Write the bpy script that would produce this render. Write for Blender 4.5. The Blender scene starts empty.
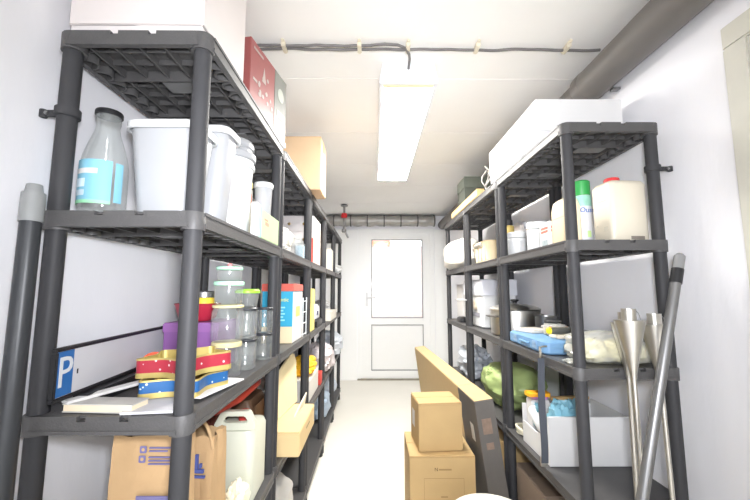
import bpy, bmesh, math, random
from mathutils import Vector, Matrix, noise
random.seed(7)
PI = math.pi
SC = bpy.context.scene
COL = SC.collection

# ------------------------------------------------------------------ camera
cam = bpy.data.cameras.new('camera')
cam.sensor_fit = 'HORIZONTAL'; cam.sensor_width = 36.0
cam.lens = 361.62 / 750 * 36.0
cam.clip_start = 0.02
camo = bpy.data.objects.new('camera', cam)
camo.location = (0, 0, 1.2242)
camo.rotation_euler = (PI / 2 + 0.1103, 0.0, -0.0051)
COL.objects.link(camo)
SC.camera = camo

# ------------------------------------------------------------------ world
W = bpy.data.worlds.new('daylight'); SC.world = W
W.use_nodes = True
bg = W.node_tree.nodes['Background']
bg.inputs[0].default_value = (0.92, 0.96, 1.0, 1)
bg.inputs[1].default_value = 2.4

def area(name, loc, rot, size, size_y, power, color):
    l = bpy.data.lights.new(name, 'AREA')
    l.shape = 'RECTANGLE'; l.size = size; l.size_y = size_y
    l.energy = power; l.color = color
    o = bpy.data.objects.new(name, l)
    o.location = loc; o.rotation_euler = rot
    COL.objects.link(o); return o

# added cool fill light behind the camera, no doorway there, and the photographer's flash just right of the lens
area('rear_fill_light', (0.15, -3.3, 1.35), (PI / 2, 0, 0), 1.5, 1.9, 24.0, (0.93, 0.96, 1.0))
fl = area('camera_flash', (0.06, -0.05, 1.34), (PI / 2 + 0.0, 0, 0.0), 0.12, 0.10, 10.0, (0.93, 0.95, 1.0))
fl.data.spread = math.radians(108)

vs = SC.view_settings
vs.view_transform = 'Standard'; vs.look = 'None'
vs.exposure = 0.74; vs.gamma = 1.0; vs.use_curve_mapping = False
SC.cycles.max_bounces = 14
SC.cycles.diffuse_bounces = 8
SC.cycles.transparent_max_bounces = 24
SC.cycles.caustics_reflective = False
SC.cycles.caustics_refractive = False
SC.cycles.sample_clamp_indirect = 6.0

# ------------------------------------------------------------------ materials
MATS = {}
def s2l(c):
    return tuple((x / 12.92 if x <= 0.04045 else ((x + 0.055) / 1.055) ** 2.4) for x in c)
def rgb(r, g, b):
    return s2l((r / 255, g / 255, b / 255))

def mat(name, col, rough=0.55, metal=0.0, var=0.06, scale=18.0, bump=0.0, bscale=60.0, spec=0.4, trans=0.0, sss=0.0, keep=False):
    if name in MATS: return MATS[name]
    if min(col) > .62 and not keep: col = tuple(c * .78 for c in col)      # whites are paper and plastic, not snow
    m = bpy.data.materials.new(name); m.use_nodes = True
    nt = m.node_tree; N = nt.nodes; L = nt.links
    b = N['Principled BSDF']
    b.inputs['Roughness'].default_value = rough
    b.inputs['Metallic'].default_value = metal
    b.inputs['Specular IOR Level'].default_value = spec
    tc = N.new('ShaderNodeTexCoord')
    nz = N.new('ShaderNodeTexNoise'); nz.inputs['Scale'].default_value = scale; nz.inputs['Detail'].default_value = 4
    L.new(tc.outputs['Object'], nz.inputs['Vector'])
    mx = N.new('ShaderNodeMix'); mx.data_type = 'RGBA'
    mx.inputs['A'].default_value = (*[max(0, c * (1 - var)) for c in col], 1)
    mx.inputs['B'].default_value = (*[min(1, c * (1 + var)) for c in col], 1)
    L.new(nz.outputs['Fac'], mx.inputs['Factor'])
    L.new(mx.outputs['Result'], b.inputs['Base Color'])
    if bump:
        n2 = N.new('ShaderNodeTexNoise'); n2.inputs['Scale'].default_value = bscale; n2.inputs['Detail'].default_value = 5
        L.new(tc.outputs['Object'], n2.inputs['Vector'])
        bp = N.new('ShaderNodeBump'); bp.inputs['Strength'].default_value = bump; bp.inputs['Distance'].default_value = 0.01
        L.new(n2.outputs['Fac'], bp.inputs['Height']); L.new(bp.outputs['Normal'], b.inputs['Normal'])
    if trans: b.inputs['Transmission Weight'].default_value = trans
    if sss:
        b.inputs['Subsurface Weight'].default_value = sss
        b.inputs['Subsurface Radius'].default_value = (0.02, 0.02, 0.02)
    MATS[name] = m
    return m

def clear_mat(name, tint=(0.93, 0.96, 0.95), refl=0.05, body=0.0, body_col=(1, 1, 1)):
    """thin clear glass or film: see-through, with a fresnel reflection"""
    m = bpy.data.materials.new(name); m.use_nodes = True
    nt = m.node_tree; N = nt.nodes; L = nt.links; N.clear()
    out = N.new('ShaderNodeOutputMaterial')
    tr = N.new('ShaderNodeBsdfTransparent'); tr.inputs[0].default_value = (*tint, 1)
    gl = N.new('ShaderNodeBsdfGlossy'); gl.inputs['Roughness'].default_value = 0.12
    lw = N.new('ShaderNodeLayerWeight'); lw.inputs['Blend'].default_value = 0.22
    ad = N.new('ShaderNodeMath'); ad.operation = 'MULTIPLY_ADD'
    ad.inputs[1].default_value = 0.50; ad.inputs[2].default_value = refl
    L.new(lw.outputs['Facing'], ad.inputs[0])
    mx = N.new('ShaderNodeMixShader')
    L.new(ad.outputs[0], mx.inputs[0]); L.new(tr.outputs[0], mx.inputs[1]); L.new(gl.outputs[0], mx.inputs[2])
    last = mx
    if body:
        df = N.new('ShaderNodeBsdfPrincipled'); df.inputs['Base Color'].default_value = (*body_col, 1); df.inputs['Roughness'].default_value = 0.35
        m2 = N.new('ShaderNodeMixShader'); m2.inputs[0].default_value = body
        L.new(mx.outputs[0], m2.inputs[1]); L.new(df.outputs[0], m2.inputs[2]); last = m2
    L.new(last.outputs[0], out.inputs[0])
    MATS[name] = m
    return m

def dotted(name, col, dot, scale=34.0, thr=0.17):
    m = mat(name, col, 0.35)
    nt = m.node_tree; N = nt.nodes; L = nt.links
    b = N['Principled BSDF']
    tc = N.new('ShaderNodeTexCoord')
    vo = N.new('ShaderNodeTexVoronoi'); vo.inputs['Scale'].default_value = scale
    L.new(tc.outputs['Object'], vo.inputs['Vector'])
    lt = N.new('ShaderNodeMath'); lt.operation = 'LESS_THAN'; lt.inputs[1].default_value = thr
    L.new(vo.outputs['Distance'], lt.inputs[0])
    mx = N.new('ShaderNodeMix'); mx.data_type = 'RGBA'
    L.new(lt.outputs[0], mx.inputs['Factor'])
    src = b.inputs['Base Color'].links[0].from_socket
    L.new(src, mx.inputs['A']); mx.inputs['B'].default_value = (*dot, 1)
    L.new(mx.outputs['Result'], b.inputs['Base Color'])
    return m

BLACK = mat('black_resin', rgb(78, 77, 77), 0.46, var=0.12, scale=30, bump=0.12, bscale=220)
BLACKP = mat('black_resin_tube', rgb(58, 58, 60), 0.55, spec=.22, var=0.08, bump=0.03, bscale=120)
PATCH = mat('grey_resin_patch', rgb(112, 112, 112), 0.4)
DARK = mat('black_plastic', rgb(34, 34, 36), 0.4)
WHITE = mat('white_card', rgb(240, 238, 236), 0.6, var=0.03)
CREAMW = mat('off_white_card', rgb(238, 232, 220), 0.6, var=0.04)
WPLAS = mat('white_plastic', rgb(238, 240, 241), 0.35, var=0.02)
TAN = mat('brown_cardboard', rgb(186, 157, 110), 0.7, var=0.08, scale=12, bump=0.05, bscale=90)
TAN2 = mat('pale_cardboard', rgb(214, 184, 148), 0.7, var=0.06, scale=10, bump=0.05, bscale=90)
TAPE = mat('packing_tape', rgb(206, 178, 132), 0.25)
KRAFT = mat('kraft_paper', rgb(186, 154, 114), 0.75, var=0.12, scale=9, bump=0.25, bscale=26)
STEEL = mat('brushed_steel', rgb(214, 211, 204), 0.33, 1.0, var=0.08, scale=40)
STEELD = mat('grey_steel', rgb(150, 150, 150), 0.35, 0.9, var=0.08)
GOLD = mat('gold_tin', rgb(206, 186, 116), 0.35, 0.55, var=0.08)
GLASS = clear_mat('clear_glass', (0.975, 0.985, 0.98), 0.025, 0.07, (0.9, 0.95, 0.92))
PANE = clear_mat('window_glass', (0.97, 0.98, 0.98), 0.03)
FILM = clear_mat('clear_film', (0.93, 0.94, 0.92), 0.07, 0.30, (0.95, 0.95, 0.88))
FROST = clear_mat('frosted_plastic', (0.93, 0.94, 0.95), 0.03, 0.50, (0.62, 0.63, 0.65))

# ------------------------------------------------------------------ mesh building
def rrect(hx, hy, r, seg=4):
    r = min(r, hx * .999, hy * .999)
    pts = []
    for cx, cy, a0 in ((hx - r, hy - r, 0), (-hx + r, hy - r, PI / 2), (-hx + r, -hy + r, PI), (hx - r, -hy + r, 1.5 * PI)):
        for i in range(seg + 1):
            a = a0 + i / seg * PI / 2
            pts.append((cx + r * math.cos(a), cy + r * math.sin(a)))
    return pts

class MB:
    def __init__(s): s.bm = bmesh.new()
    def box(s, x0, x1, y0, y1, z0, z1, m=None):
        vs_ = [s.bm.verts.new(p) for p in ((x0, y0, z0), (x1, y0, z0), (x1, y1, z0), (x0, y1, z0), (x0, y0, z1), (x1, y0, z1), (x1, y1, z1), (x0, y1, z1))]
        if m is not None:
            for v in vs_: v.co = m @ v.co
        for f in ((0, 3, 2, 1), (4, 5, 6, 7), (0, 1, 5, 4), (1, 2, 6, 5), (2, 3, 7, 6), (3, 0, 4, 7)):
            s.bm.faces.new([vs_[i] for i in f])
        return s
    def rings(s, rings, cap=True, closed=True):
        R = [[s.bm.verts.new(p) for p in r] for r in rings]
        n = len(R[0])
        for a, b in zip(R, R[1:]):
            for i in range(n if closed else n - 1):
                j = (i + 1) % n
                s.bm.faces.new((a[i], a[j], b[j], b[i]))
        if cap and closed:
            s.bm.faces.new(list(reversed(R[0]))); s.bm.faces.new(R[-1])
        return s
    def loft(s, secs, seg=4, cap=True):
        """secs: (z, half x, half y, corner radius[, ox, oy])"""
        rr = []
        for q in secs:
            ox, oy = (q[4], q[5]) if len(q) > 4 else (0, 0)
            rr.append([(x + ox, y + oy, q[0]) for x, y in rrect(q[1], q[2], q[3], seg)])
        return s.rings(rr, cap)
    def lathe(s, prof, cx=0, cy=0, cz=0, seg=24, cap=True):
        rr = [[(cx + r * math.cos(2 * PI * i / seg), cy + r * math.sin(2 * PI * i / seg), cz + z) for i in range(seg)] for r, z in prof]
        return s.rings(rr, cap)
    def tube(s, pts, r, seg=8, closed=False, flat=None):
        P = [Vector(p) for p in pts]; n = len(P)
        rr = []; prev = None
        for i in range(n):
            if closed: t = P[(i + 1) % n] - P[i - 1]
            else: t = P[min(i + 1, n - 1)] - P[max(i - 1, 0)]
            t.normalize()
            if prev is None:
                ref = Vector((0, 0, 1)) if abs(t.z) < 0.9 else Vector((1, 0, 0))
                u = t.cross(ref).normalized()
            else:
                u = (prev - t * prev.dot(t)).normalized()
            prev = u; v = t.cross(u)
            ri = r[i] if isinstance(r, (list, tuple)) else r
            fv = ri if flat is None else flat
            rr.append([P[i] + u * (ri * math.cos(2 * PI * k / seg)) + v * (fv * math.sin(2 * PI * k / seg)) for k in range(seg)])
        if closed:
            rr.append(rr[0])
            return s.rings(rr, False)
        return s.rings(rr, True)
    def cyl(s, p0, p1, r0, r1=None, seg=16):
        return s.tube([p0, p1], [r0, r0 if r1 is None else r1], seg)
    def prism(s, poly, z0, z1):
        return s.rings([[(x, y, z0) for x, y in poly], [(x, y, z1) for x, y in poly]])
    def poly3(s, pts, d):
        """a flat outline in 3-D extruded by vector d"""
        d = Vector(d)
        return s.rings([[Vector(p) for p in pts], [Vector(p) + d for p in pts]])
    def blob(s, c, h, seed=0, amp=0.18, f=3.0, e=0.75, crease=0.0, nu=40, nv=24, flat=None, slump=0.0):
        """lumpy soft bag, h = half sizes, resting flat on its base"""
        rr = []
        def sp(x, p): return math.copysign(abs(x) ** p, x)
        for j in range(nv + 1):
            ph = -PI / 2 + PI * j / nv
            ph = max(-PI / 2 + 1e-3, min(PI / 2 - 1e-3, ph))
            ring = []
            for i in range(nu):
                th = 2 * PI * i / nu
                d = Vector((sp(math.cos(ph), e) * sp(math.cos(th), e), sp(math.cos(ph), e) * sp(math.sin(th), e), sp(math.sin(ph), e)))
                q = d * f * 0.5 + Vector((seed * 7.3, seed * 3.1, seed))
                k = 1 + amp * noise.noise(q) + amp * .5 * noise.noise(q * 2.3)
                if crease:
                    k -= crease * abs(noise.noise(q * 2.8 + Vector((9, 2, 4)))) * 1.4
                    k += crease * .5 * noise.noise(q * 5.5)
                z = d.z * k
                w = 1 + slump * max(0, -d.z)
                p = Vector((d.x * k * h[0] * w, d.y * k * h[1] * w, max(z, -0.86) * h[2]))
                ring.append((c[0] + p.x, c[1] + p.y, c[2] + p.z + 0.86 * h[2]))
            rr.append(ring)
        return s.rings(rr)
    def mesh(s, name, m, sharp=35, bevel=0.0):
        bmesh.ops.recalc_face_normals(s.bm, faces=s.bm.faces[:])
        if bevel:
            es = [e for e in s.bm.edges if len(e.link_faces) == 2 and e.calc_face_angle(0) > 0.7]
            bmesh.ops.bevel(s.bm, geom=es, offset=bevel, segments=2, affect='EDGES', clamp_overlap=True)
        me = bpy.data.meshes.new(name)
        s.bm.to_mesh(me); s.bm.free()
        me.materials.append(m)
        me.polygons.foreach_set('use_smooth', [True] * len(me.polygons))
        me.set_sharp_from_angle(angle=math.radians(sharp))
        return me

def obj(name, mb, m, parent=None, loc=(0, 0, 0), rot=(0, 0, 0), sharp=35, bevel=0.0):
    o = bpy.data.objects.new(name, mb.mesh(name, m, sharp, bevel))
    o.location = loc; o.rotation_euler = rot
    if parent is not None: o.parent = parent
    COL.objects.link(o)
    return o
def tag(o, label, cat, group=None, kind=None):
    if label: o['label'] = label
    if cat: o['category'] = cat
    if group: o['group'] = group
    if kind: o['kind'] = kind
    return o
def T(name, label, cat, loc=(0, 0, 0), rz=0.0, group=None, rot=None):
    o = bpy.data.objects.new(name, None)
    o.empty_display_size = 0.05
    o.location = loc; o.rotation_euler = rot if rot else (0, 0, rz)
    COL.objects.link(o)
    return tag(o, label, cat, group)
def struct(name, mb, m, loc=(0, 0, 0), parent=None, bevel=0.0, label=None):
    o = obj(name, mb, m, parent, loc, bevel=bevel)
    if parent is None: o['kind'] = 'structure'
    if label: o['label'] = label
    return o
def dup(root, loc, label, rz=None, group=None):
    r = root.copy(); COL.objects.link(r); r.location = loc; r['label'] = label
    if rz is not None: r.rotation_euler = (0, 0, rz)
    if group: r['group'] = group
    for ch in list(root.children):
        c = ch.copy(); COL.objects.link(c); c.parent = r
        for g in list(ch.children):
            d = g.copy(); COL.objects.link(d); d.parent = c
    return r
def text(name, body, size, m, parent, loc, rot, extrude=0.0006, shear=0.0):
    cu = bpy.data.curves.new(name, 'FONT'); cu.body = body; cu.size = size; cu.extrude = extrude
    cu.align_x = 'CENTER'; cu.align_y = 'CENTER'; cu.shear = shear; cu.resolution_u = 3
    tmp = bpy.data.objects.new(name + '_curve', cu); COL.objects.link(tmp)
    bpy.context.view_layer.update()
    me = bpy.data.meshes.new_from_object(tmp.evaluated_get(bpy.context.evaluated_depsgraph_get()))
    bpy.data.objects.remove(tmp); bpy.data.curves.remove(cu)
    me.materials.clear(); me.materials.append(m)
    o = bpy.data.objects.new(name, me); o.location = loc; o.rotation_euler = rot; o.parent = parent
    COL.objects.link(o)
    return o
FACE_CAM = (PI / 2, 0, 0)          # lettering on a face turned to -Y
FACE_RIGHT = (PI / 2, 0, PI / 2)   # lettering on a face turned to +X

# ------------------------------------------------------------------ the room
XL, XR, YB, YF, ZC = -0.755, 1.055, -3.5, 5.12, 2.285
def plaster(name, col, streak=(1, 1, 1), strength=0.35, rough=0.8):
    m = bpy.data.materials.new(name); m.use_nodes = True
    nt = m.node_tree; N = nt.nodes; L = nt.links; b = N['Principled BSDF']
    b.inputs['Roughness'].default_value = rough; b.inputs['Specular IOR Level'].default_value = 0.2
    tc = N.new('ShaderNodeTexCoord'); mp = N.new('ShaderNodeMapping'); mp.inputs['Scale'].default_value = streak
    L.new(tc.outputs['Object'], mp.inputs['Vector'])
    n1 = N.new('ShaderNodeTexNoise'); n1.inputs['Scale'].default_value = 5; n1.inputs['Detail'].default_value = 8
    L.new(mp.outputs[0], n1.inputs['Vector'])
    n2 = N.new('ShaderNodeTexNoise'); n2.inputs['Scale'].default_value = 2.2; n2.inputs['Detail'].default_value = 3
    L.new(tc.outputs['Object'], n2.inputs['Vector'])
    mx = N.new('ShaderNodeMix'); mx.data_type = 'RGBA'
    mx.inputs['A'].default_value = (*[c * .94 for c in col], 1); mx.inputs['B'].default_value = (*[min(1, c * 1.03) for c in col], 1)
    L.new(n2.outputs['Fac'], mx.inputs['Factor']); L.new(mx.outputs['Result'], b.inputs['Base Color'])
    bp = N.new('ShaderNodeBump'); bp.inputs['Strength'].default_value = strength; bp.inputs['Distance'].default_value = 0.012
    L.new(n1.outputs['Fac'], bp.inputs['Height']); L.new(bp.outputs['Normal'], b.inputs['Normal'])
    return m
WALL = plaster('white_plaster_wall', rgb(243, 243, 247), (1, 3.5, 1.2), 0.16)
CEIL = plaster('white_painted_ceiling', rgb(247, 246, 243), (1, 1, 1), 0.10)
FLOOR = plaster('pale_painted_concrete', rgb(240, 236, 226), (1, 1, 1), 0.08, 0.45)

struct('floor', MB().box(XL - .1, XR + .1, YB - .1, YF + .1, -.1, 0), FLOOR)
cb = MB()
y = YB - .1
# ceiling of wide painted boards with shallow joints running across the room
edges = [YB - .1, -.9, -.2, .5, 1.02, 1.72, 2.35, 2.98, 3.62, 4.3, YF + .1]
for a, b_ in zip(edges, edges[1:]):
    cb.box(XL - .1, XR + .1, a + .003, b_ - .003, ZC, ZC + .02)
cb.box(XL - .1, XR + .1, YB - .1, YF + .1, ZC + .006, ZC + .1)
struct('ceiling', cb, CEIL)
struct('wall_left', MB().box(XL - .1, XL, YB - .1, YF + .1, 0, ZC), WALL)
# right wall, set back behind a shallow lintel and a cream door frame near the camera
struct('wall_right', MB().box(XR, XR + .1, 1.0, YF + .1, 0, ZC).box(XR, XR + .1, YB - .1, .05, 0, ZC).box(XR, XR + .1, .05, 1.0, 1.96, ZC), WALL)
struct('wall_back', MB().box(XL - .1, XR + .1, YB - .1, YB, 0, ZC), WALL)
CREAMF = mat('cream_painted_frame', rgb(224, 222, 210), 0.5, var=0.04, bump=0.05)
d2 = obj('door_2', MB().box(XR + .05, XR + .09, .05, 1.0, 0, 1.96), CREAMF, bevel=.004); d2['kind'] = 'structure'
obj('door_frame', MB().box(XR - .018, XR - .001, .93, 1.0, 0, 1.93).box(XR - .018, XR - .001, .05, .12, 0, 1.93).box(XR - .018, XR - .001, .05, 1.0, 1.93, 2.0), CREAMF, d2, bevel=.004)
obj('glazing_bead', MB().box(XR + .04, XR + .052, .86, .9, 0.1, 1.86).box(XR + .04, XR + .052, .15, .9, 1.86, 1.9), CREAMF, d2)

# far wall with its door opening
DX0, DX1, DZ = -.215, .865, 2.095
struct('wall_far', MB().box(XL - .1, DX0, YF, YF + .12, 0, ZC).box(DX1, XR + .1, YF, YF + .12, 0, ZC).box(DX0, DX1, YF, YF + .12, DZ, ZC), WALL)
UPVC = mat('white_door_plastic', rgb(246, 247, 246), 0.3, var=0.01, keep=True)
GASK = mat('grey_door_gasket', rgb(150, 150, 152), 0.5)
door = T('door_1', 'white half-glazed outer door at the far end of the corridor', None, (0, YF, 0)); door['kind'] = 'structure'
f = MB(); fy0, fy1 = .0, .08
f.box(DX0, -.165, fy0, fy1, 0, DZ).box(.80, DX1, fy0, fy1, 0, DZ).box(-.165, .80, fy0, fy1, DZ - .06, DZ)
obj('door_frame', f, UPVC, door, bevel=.004)
f = MB(); a0, a1, gz0, gz1, pz0, pz1 = -.1655, .8005, .835, 1.945, .12, .745
g0, g1 = -.025, .705
f.box(a0, g0, .01, .07, .0, DZ - .0595).box(g1, a1, .01, .07, .0, DZ - .0595).box(g0, g1, .01, .07, gz1, DZ - .0595).box(g0, g1, .01, .07, pz1, gz0).box(g0, g1, .01, .07, .0, pz0)
obj('door_leaf', f, UPVC, door, bevel=.005)
obj('lower_panel', MB().box(g0 - .004, g1 + .004, .03, .06, pz0 - .004, pz1 + .004), UPVC, door, bevel=.004)
f = MB()
for z0, z1 in ((gz0, gz1), (pz0, pz1)):
    f.box(g0, g0 + .012, .014, .05, z0, z1).box(g1 - .012, g1, .014, .05, z0, z1).box(g0 + .012, g1 - .012, .014, .05, z0, z0 + .012).box(g0 + .012, g1 - .012, .014, .05, z1 - .012, z1)
obj('gasket', f, GASK, door)
obj('glass_pane', MB().box(g0 + .012, g1 - .012, .035, .045, gz0 + .012, gz1 - .012), PANE, door)
h_ = MB().box(-.105, -.075, -.004, .01, 1.00, 1.19).cyl((-.09, .0, 1.12), (-.09, -.05, 1.12), .010).tube([(-.09, -.05, 1.12), (-.02, -.055, 1.12), (.04, -.05, 1.118)], .010)
obj('door_handle', h_, mat('white_handle', rgb(240, 240, 240), .25), door, bevel=.002)
obj('threshold', MB().box(DX0, DX1, -.03, .08, 0, .018), mat('worn_threshold', rgb(150, 144, 130), .7, var=.3, scale=20), door, bevel=.003)
# white panel beside the door
struct('trim_1', MB().box(XL + .01, DX0 - .004, YF - .03, YF - .001, 0, 2.08), UPVC, bevel=.004)
struct('trim_2', MB().box(DX1 + .004, XR - .01, YF - .02, YF - .001, 0, 2.08), UPVC, bevel=.004)

# outside, beyond the glass
m = bpy.data.materials.new('pale_brick'); m.use_nodes = True
N = m.node_tree.nodes; L = m.node_tree.links
br = N.new('ShaderNodeTexBrick'); br.inputs['Scale'].default_value = 1.0
br.inputs['Color1'].default_value = (*rgb(208, 186, 180), 1); br.inputs['Color2'].default_value = (*rgb(202, 178, 172), 1); br.inputs['Mortar'].default_value = (*rgb(208, 198, 193), 1)
br.inputs['Brick Width'].default_value = .3; br.inputs['Row Height'].default_value = .13; br.inputs['Mortar Size'].default_value = .012
tc = N.new('ShaderNodeTexCoord'); mp = N.new('ShaderNodeMapping'); mp.inputs['Rotation'].default_value = (PI / 2, 0, 0)
L.new(tc.outputs['Object'], mp.inputs[0]); L.new(mp.outputs[0], br.inputs['Vector']); L.new(br.outputs['Color'], N['Principled BSDF'].inputs['Base Color'])
N['Principled BSDF'].inputs['Roughness'].default_value = .9
struct('wall_outside', MB().box(-3, 4, 7.0, 7.2, -.1, 2.07), m)
struct('ground_outside', MB().box(-3, 4, YF + .13, 7.0, -.1, -.01), mat('pale_paving', rgb(150, 146, 140), .85, var=.1))
ev = MB()
struct('trim_3', MB().box(-3, .33, 6.9, 7.25, 2.072, 2.17), mat('terracotta_coping', rgb(220, 120, 84), .8, var=.2, scale=4), bevel=.01)

# ------------------------------------------------------------------ ducts and cables on the ceiling
DUCT = mat('grey_duct_pipe', rgb(112, 108, 104), 0.45, var=0.05)
t = T('ventilation_duct', 'fat grey round ventilation duct along the right edge of the ceiling', 'duct', (.983, 0, 2.146))
obj('pipe', MB().cyl((0, YB + .01, 0), (0, 1.58, 0), .0705, seg=36), DUCT, t)
obj('pipe', MB().cyl((.006, 1.58, .002), (.006, YF - .02, .002), .063, seg=36), DUCT, t)
obj('socket_joint', MB().lathe([(.071, 0), (.073, .004), (.073, .05), (.071, .054)], seg=36), DUCT, t, (0, 1.53, 0), (-PI / 2, 0, 0))
for k, yy in enumerate((.75, 1.45, 3.2)):
    obj('hanger_bracket', MB().box(.040, .071, yy, yy + .022, -.070, -.060), STEELD, t)
FOIL = mat('silver_duct_foil', rgb(168, 166, 162), 0.35, .45, var=.15, scale=9, bump=.5, bscale=16)
t = T('flexible_duct', 'silver strapped duct running across the ceiling above the far door', 'duct', (0, YF - .085, 2.195))
p = [(XL + .02 + i * (.86 - XL - .02) / 60, 0, .004 * math.sin(i * .9)) for i in range(61)]
obj('pipe', MB().tube(p, [.074 + .004 * math.sin(i * 1.05) for i in range(61)], 20), FOIL, t)
for k in range(7):
    obj('strap', MB().tube([(-.56 + k * .235 + d, 0, 0) for d in (0, .018)], .0805, 20), mat('dark_duct_strap', rgb(96, 94, 92), .5), t)
# pipe stub with red valve by the far end of the left rack
t = T('water_pipe', 'short ceiling pipe with a red valve at the end of left shelving', 'pipe', (-.36, 4.42, 0))
obj('pipe', MB().cyl((0, 0, 1.95), (0, 0, 2.284), .014).cyl((0, 0, 1.97), (0, .69, 1.97), .014), STEELD, t)
obj('flange', MB().lathe([(.045, 2.262), (.045, 2.272), (.03, 2.284)], seg=20), STEELD, t)
obj('valve_handle', MB().lathe([(.012, 2.11), (.036, 2.115), (.038, 2.15), (.03, 2.17), (.012, 2.175)], seg=16), mat('red_valve', rgb(214, 48, 52), .4), t)
obj('clamp', MB().lathe([(.02, 1.93), (.03, 1.94), (.03, 1.965), (.02, 1.975)], seg=16), STEELD, t)

CABLE = mat('grey_cable', rgb(112, 109, 108), .5, var=.2)
cz = ZC - .014
def wob(x, a, ph): return a * math.sin(x * 9 + ph) + a * .6 * math.sin(x * 23 + ph * 2)
tag(obj('ceiling_cable', MB().tube([(XL + .01 + i * (.985 - XL) / 70, 1.475 + wob(i / 30, .002, 0), cz - .001 + wob(i / 20, .0015, 1)) for i in range(71)], .0062), CABLE),
    'thick grey cable clipped straight across the ceiling in front of lamp', 'cable')
pts = [(XL + .01 + i * .02, 1.453 + wob(i / 15, .002, 2), cz) for i in range(38)]
pts += [(-.01, 1.45, cz), (.05, 1.44, cz - .001), (.105, 1.445, cz - .001), (.14, 1.46, cz - .006), (.158, 1.484, cz - .019), (.163, 1.51, cz - .019), (.165, 1.60, cz - .018)]
tag(obj('lamp_cable', MB().tube(pts, .006), CABLE), 'thinner grey cable arching from ceiling run into the lamp end', 'cable')
CLIP = mat('cream_cable_clip', rgb(222, 214, 194), .5)
cs = [(-.385, 'leftmost'), (-.06, 'second from left'), (.15, 'third from left, above the lamp end'), (.45, 'fourth from left'), (.84, 'rightmost, beside the fat duct')]
for i, (x, w) in enumerate(cs):
    tag(obj('cable_clip', MB().box(-.009, .009, -.036, .022, ZC - .027, ZC - .0015).box(-.007, .007, -.05, .034, ZC - .012, ZC - .001), CLIP, None, (x, 1.470, 0), bevel=.004),
        'cream clip on the ceiling cable, ' + w, 'cable clip', 'cable clips')

# ------------------------------------------------------------------ ceiling lamp
em = bpy.data.materials.new('lamp_diffuser_glow'); em.use_nodes = True
N = em.node_tree.nodes; L = em.node_tree.links; N.clear()
e_ = N.new('ShaderNodeEmission'); e_.inputs[0].default_value = (1.0, .975, .925, 1); e_.inputs[1].default_value = 35.0
o_ = N.new('ShaderNodeOutputMaterial'); L.new(e_.outputs[0], o_.inputs[0])
LAMPW = mat('white_lamp_body', rgb(236, 238, 242), .4, var=.01, keep=True)
t = T('ceiling_lamp', 'long white fluorescent ceiling lamp with glowing diffuser', 'lamp', (.165, 1.58, ZC))
lx, ly, lz = .135, 1.52, .10
obj('housing', MB().loft([(-lz, lx, ly / 2, .006, 0, ly / 2), (-lz + .012, lx + .002, ly / 2, .006, 0, ly / 2), (-.001, lx - .012, ly / 2 - .008, .006, 0, ly / 2)]), LAMPW, t)
obj('diffuser', MB().box(-lx + .016, lx - .016, .045, ly - .03, -lz - .006, -lz - .0005), em, t, bevel=.002)
obj('diffuser_end', MB().box(-lx + .016, lx - .016, .014, .044, -lz - .006, -lz - .0005), mat('cream_lamp_end', rgb(244, 234, 200), .5), t)
obj('rim', MB().box(-lx, -lx + .014, 0, ly, -lz - .009, -lz - .0005).box(lx - .014, lx, 0, ly, -lz - .009, -lz - .0005).box(-lx + .014, lx - .014, 0, .012, -lz - .009, -lz - .0005).box(-lx + .014, lx - .014, ly - .028, ly, -lz - .009, -lz - .0005), LAMPW, t)

# ------------------------------------------------------------------ shelving units
Z5, Z4, Z3, Z2, Z1 = 1.809, 1.3935, .971, .5487, .1263
LEV = (Z1, Z2, Z3, Z4, Z5)
UL, UW = .694, .346
def shelf_mesh():
    b = MB(); hx, hy = UW / 2, UL / 2
    H = .035; th = .012
    b.box(-hx + .01, hx - .01, -hy + .01, hy - .01, -.006, -.0004)         # deck
    for sx in (-1, 1):                                                   # long rims with a raised lip
        x0, x1 = sorted((sx * hx, sx * (hx - th)))
        b.box(x0, x1, -hy + .024, hy - .024, -H, 0)
        xa, xb = sorted((sx * (hx + .0025), sx * hx))
        b.box(xa, xb, -hy + .024, hy - .024, -H, -H + .010)
        b.box(xa, xb, -hy + .024, hy - .024, -.007, 0)
    for sy in (-1, 1):                                                   # end rims with notches
        y0, y1 = sorted((sy * hy, sy * (hy - th)))
        xs = [-hx + .024, -.052, -.034, .034, .052, hx - .024]
        for k in range(5):
            b.box(xs[k], xs[k + 1], y0, y1, -H, -.010 if k in (1, 3) else 0)
        ya, yb = sorted((sy * (hy + .002), sy * hy))
        b.box(-hx + .024, hx - .024, ya, yb, -H, -H + .008)
    for sx in (-1, 1):                                                   # corner sleeves
        for sy in (-1, 1):
            b.lathe([(.0250, -.040), (.0255, -.002), (.0245, 0)], sx * (hx - .0245), sy * (hy - .0245), 0, 20)
    for k in range(1, 6):                                                # lengthwise ribs
        x = -hx + k * 2 * hx / 6
        b.box(x - .0025, x + .0025, -hy + .012, hy - .012, -.026, -.006)
    for k in range(1, 14):                                               # crosswise ribs
        yy = -hy + k * 2 * hy / 14
        d = -.034 if k % 4 == 3 else -.020
        b.box(-hx + .012, hx - .012, yy - .0022, yy + .0022, d, -.006)
    for sx in (-1, 1):                                                   # scalloped stiffening inside the long rims
        for k in range(14):
            yc = -hy + (k + .5) * 2 * hy / 14
            pr = [(sx * (hx - th - .03 * math.sin(a)), yc + .022 * math.cos(a)) for a in [PI * i / 8 for i in range(9)]]
            pr2 = [(sx * (hx - th - .026 * math.sin(a)), yc + .018 * math.cos(a)) for a in [PI * (8 - i) / 8 for i in range(9)]]
            if abs(yc) < hy - .03: b.prism(pr + pr2, -.036, -.006)
    return b
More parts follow.
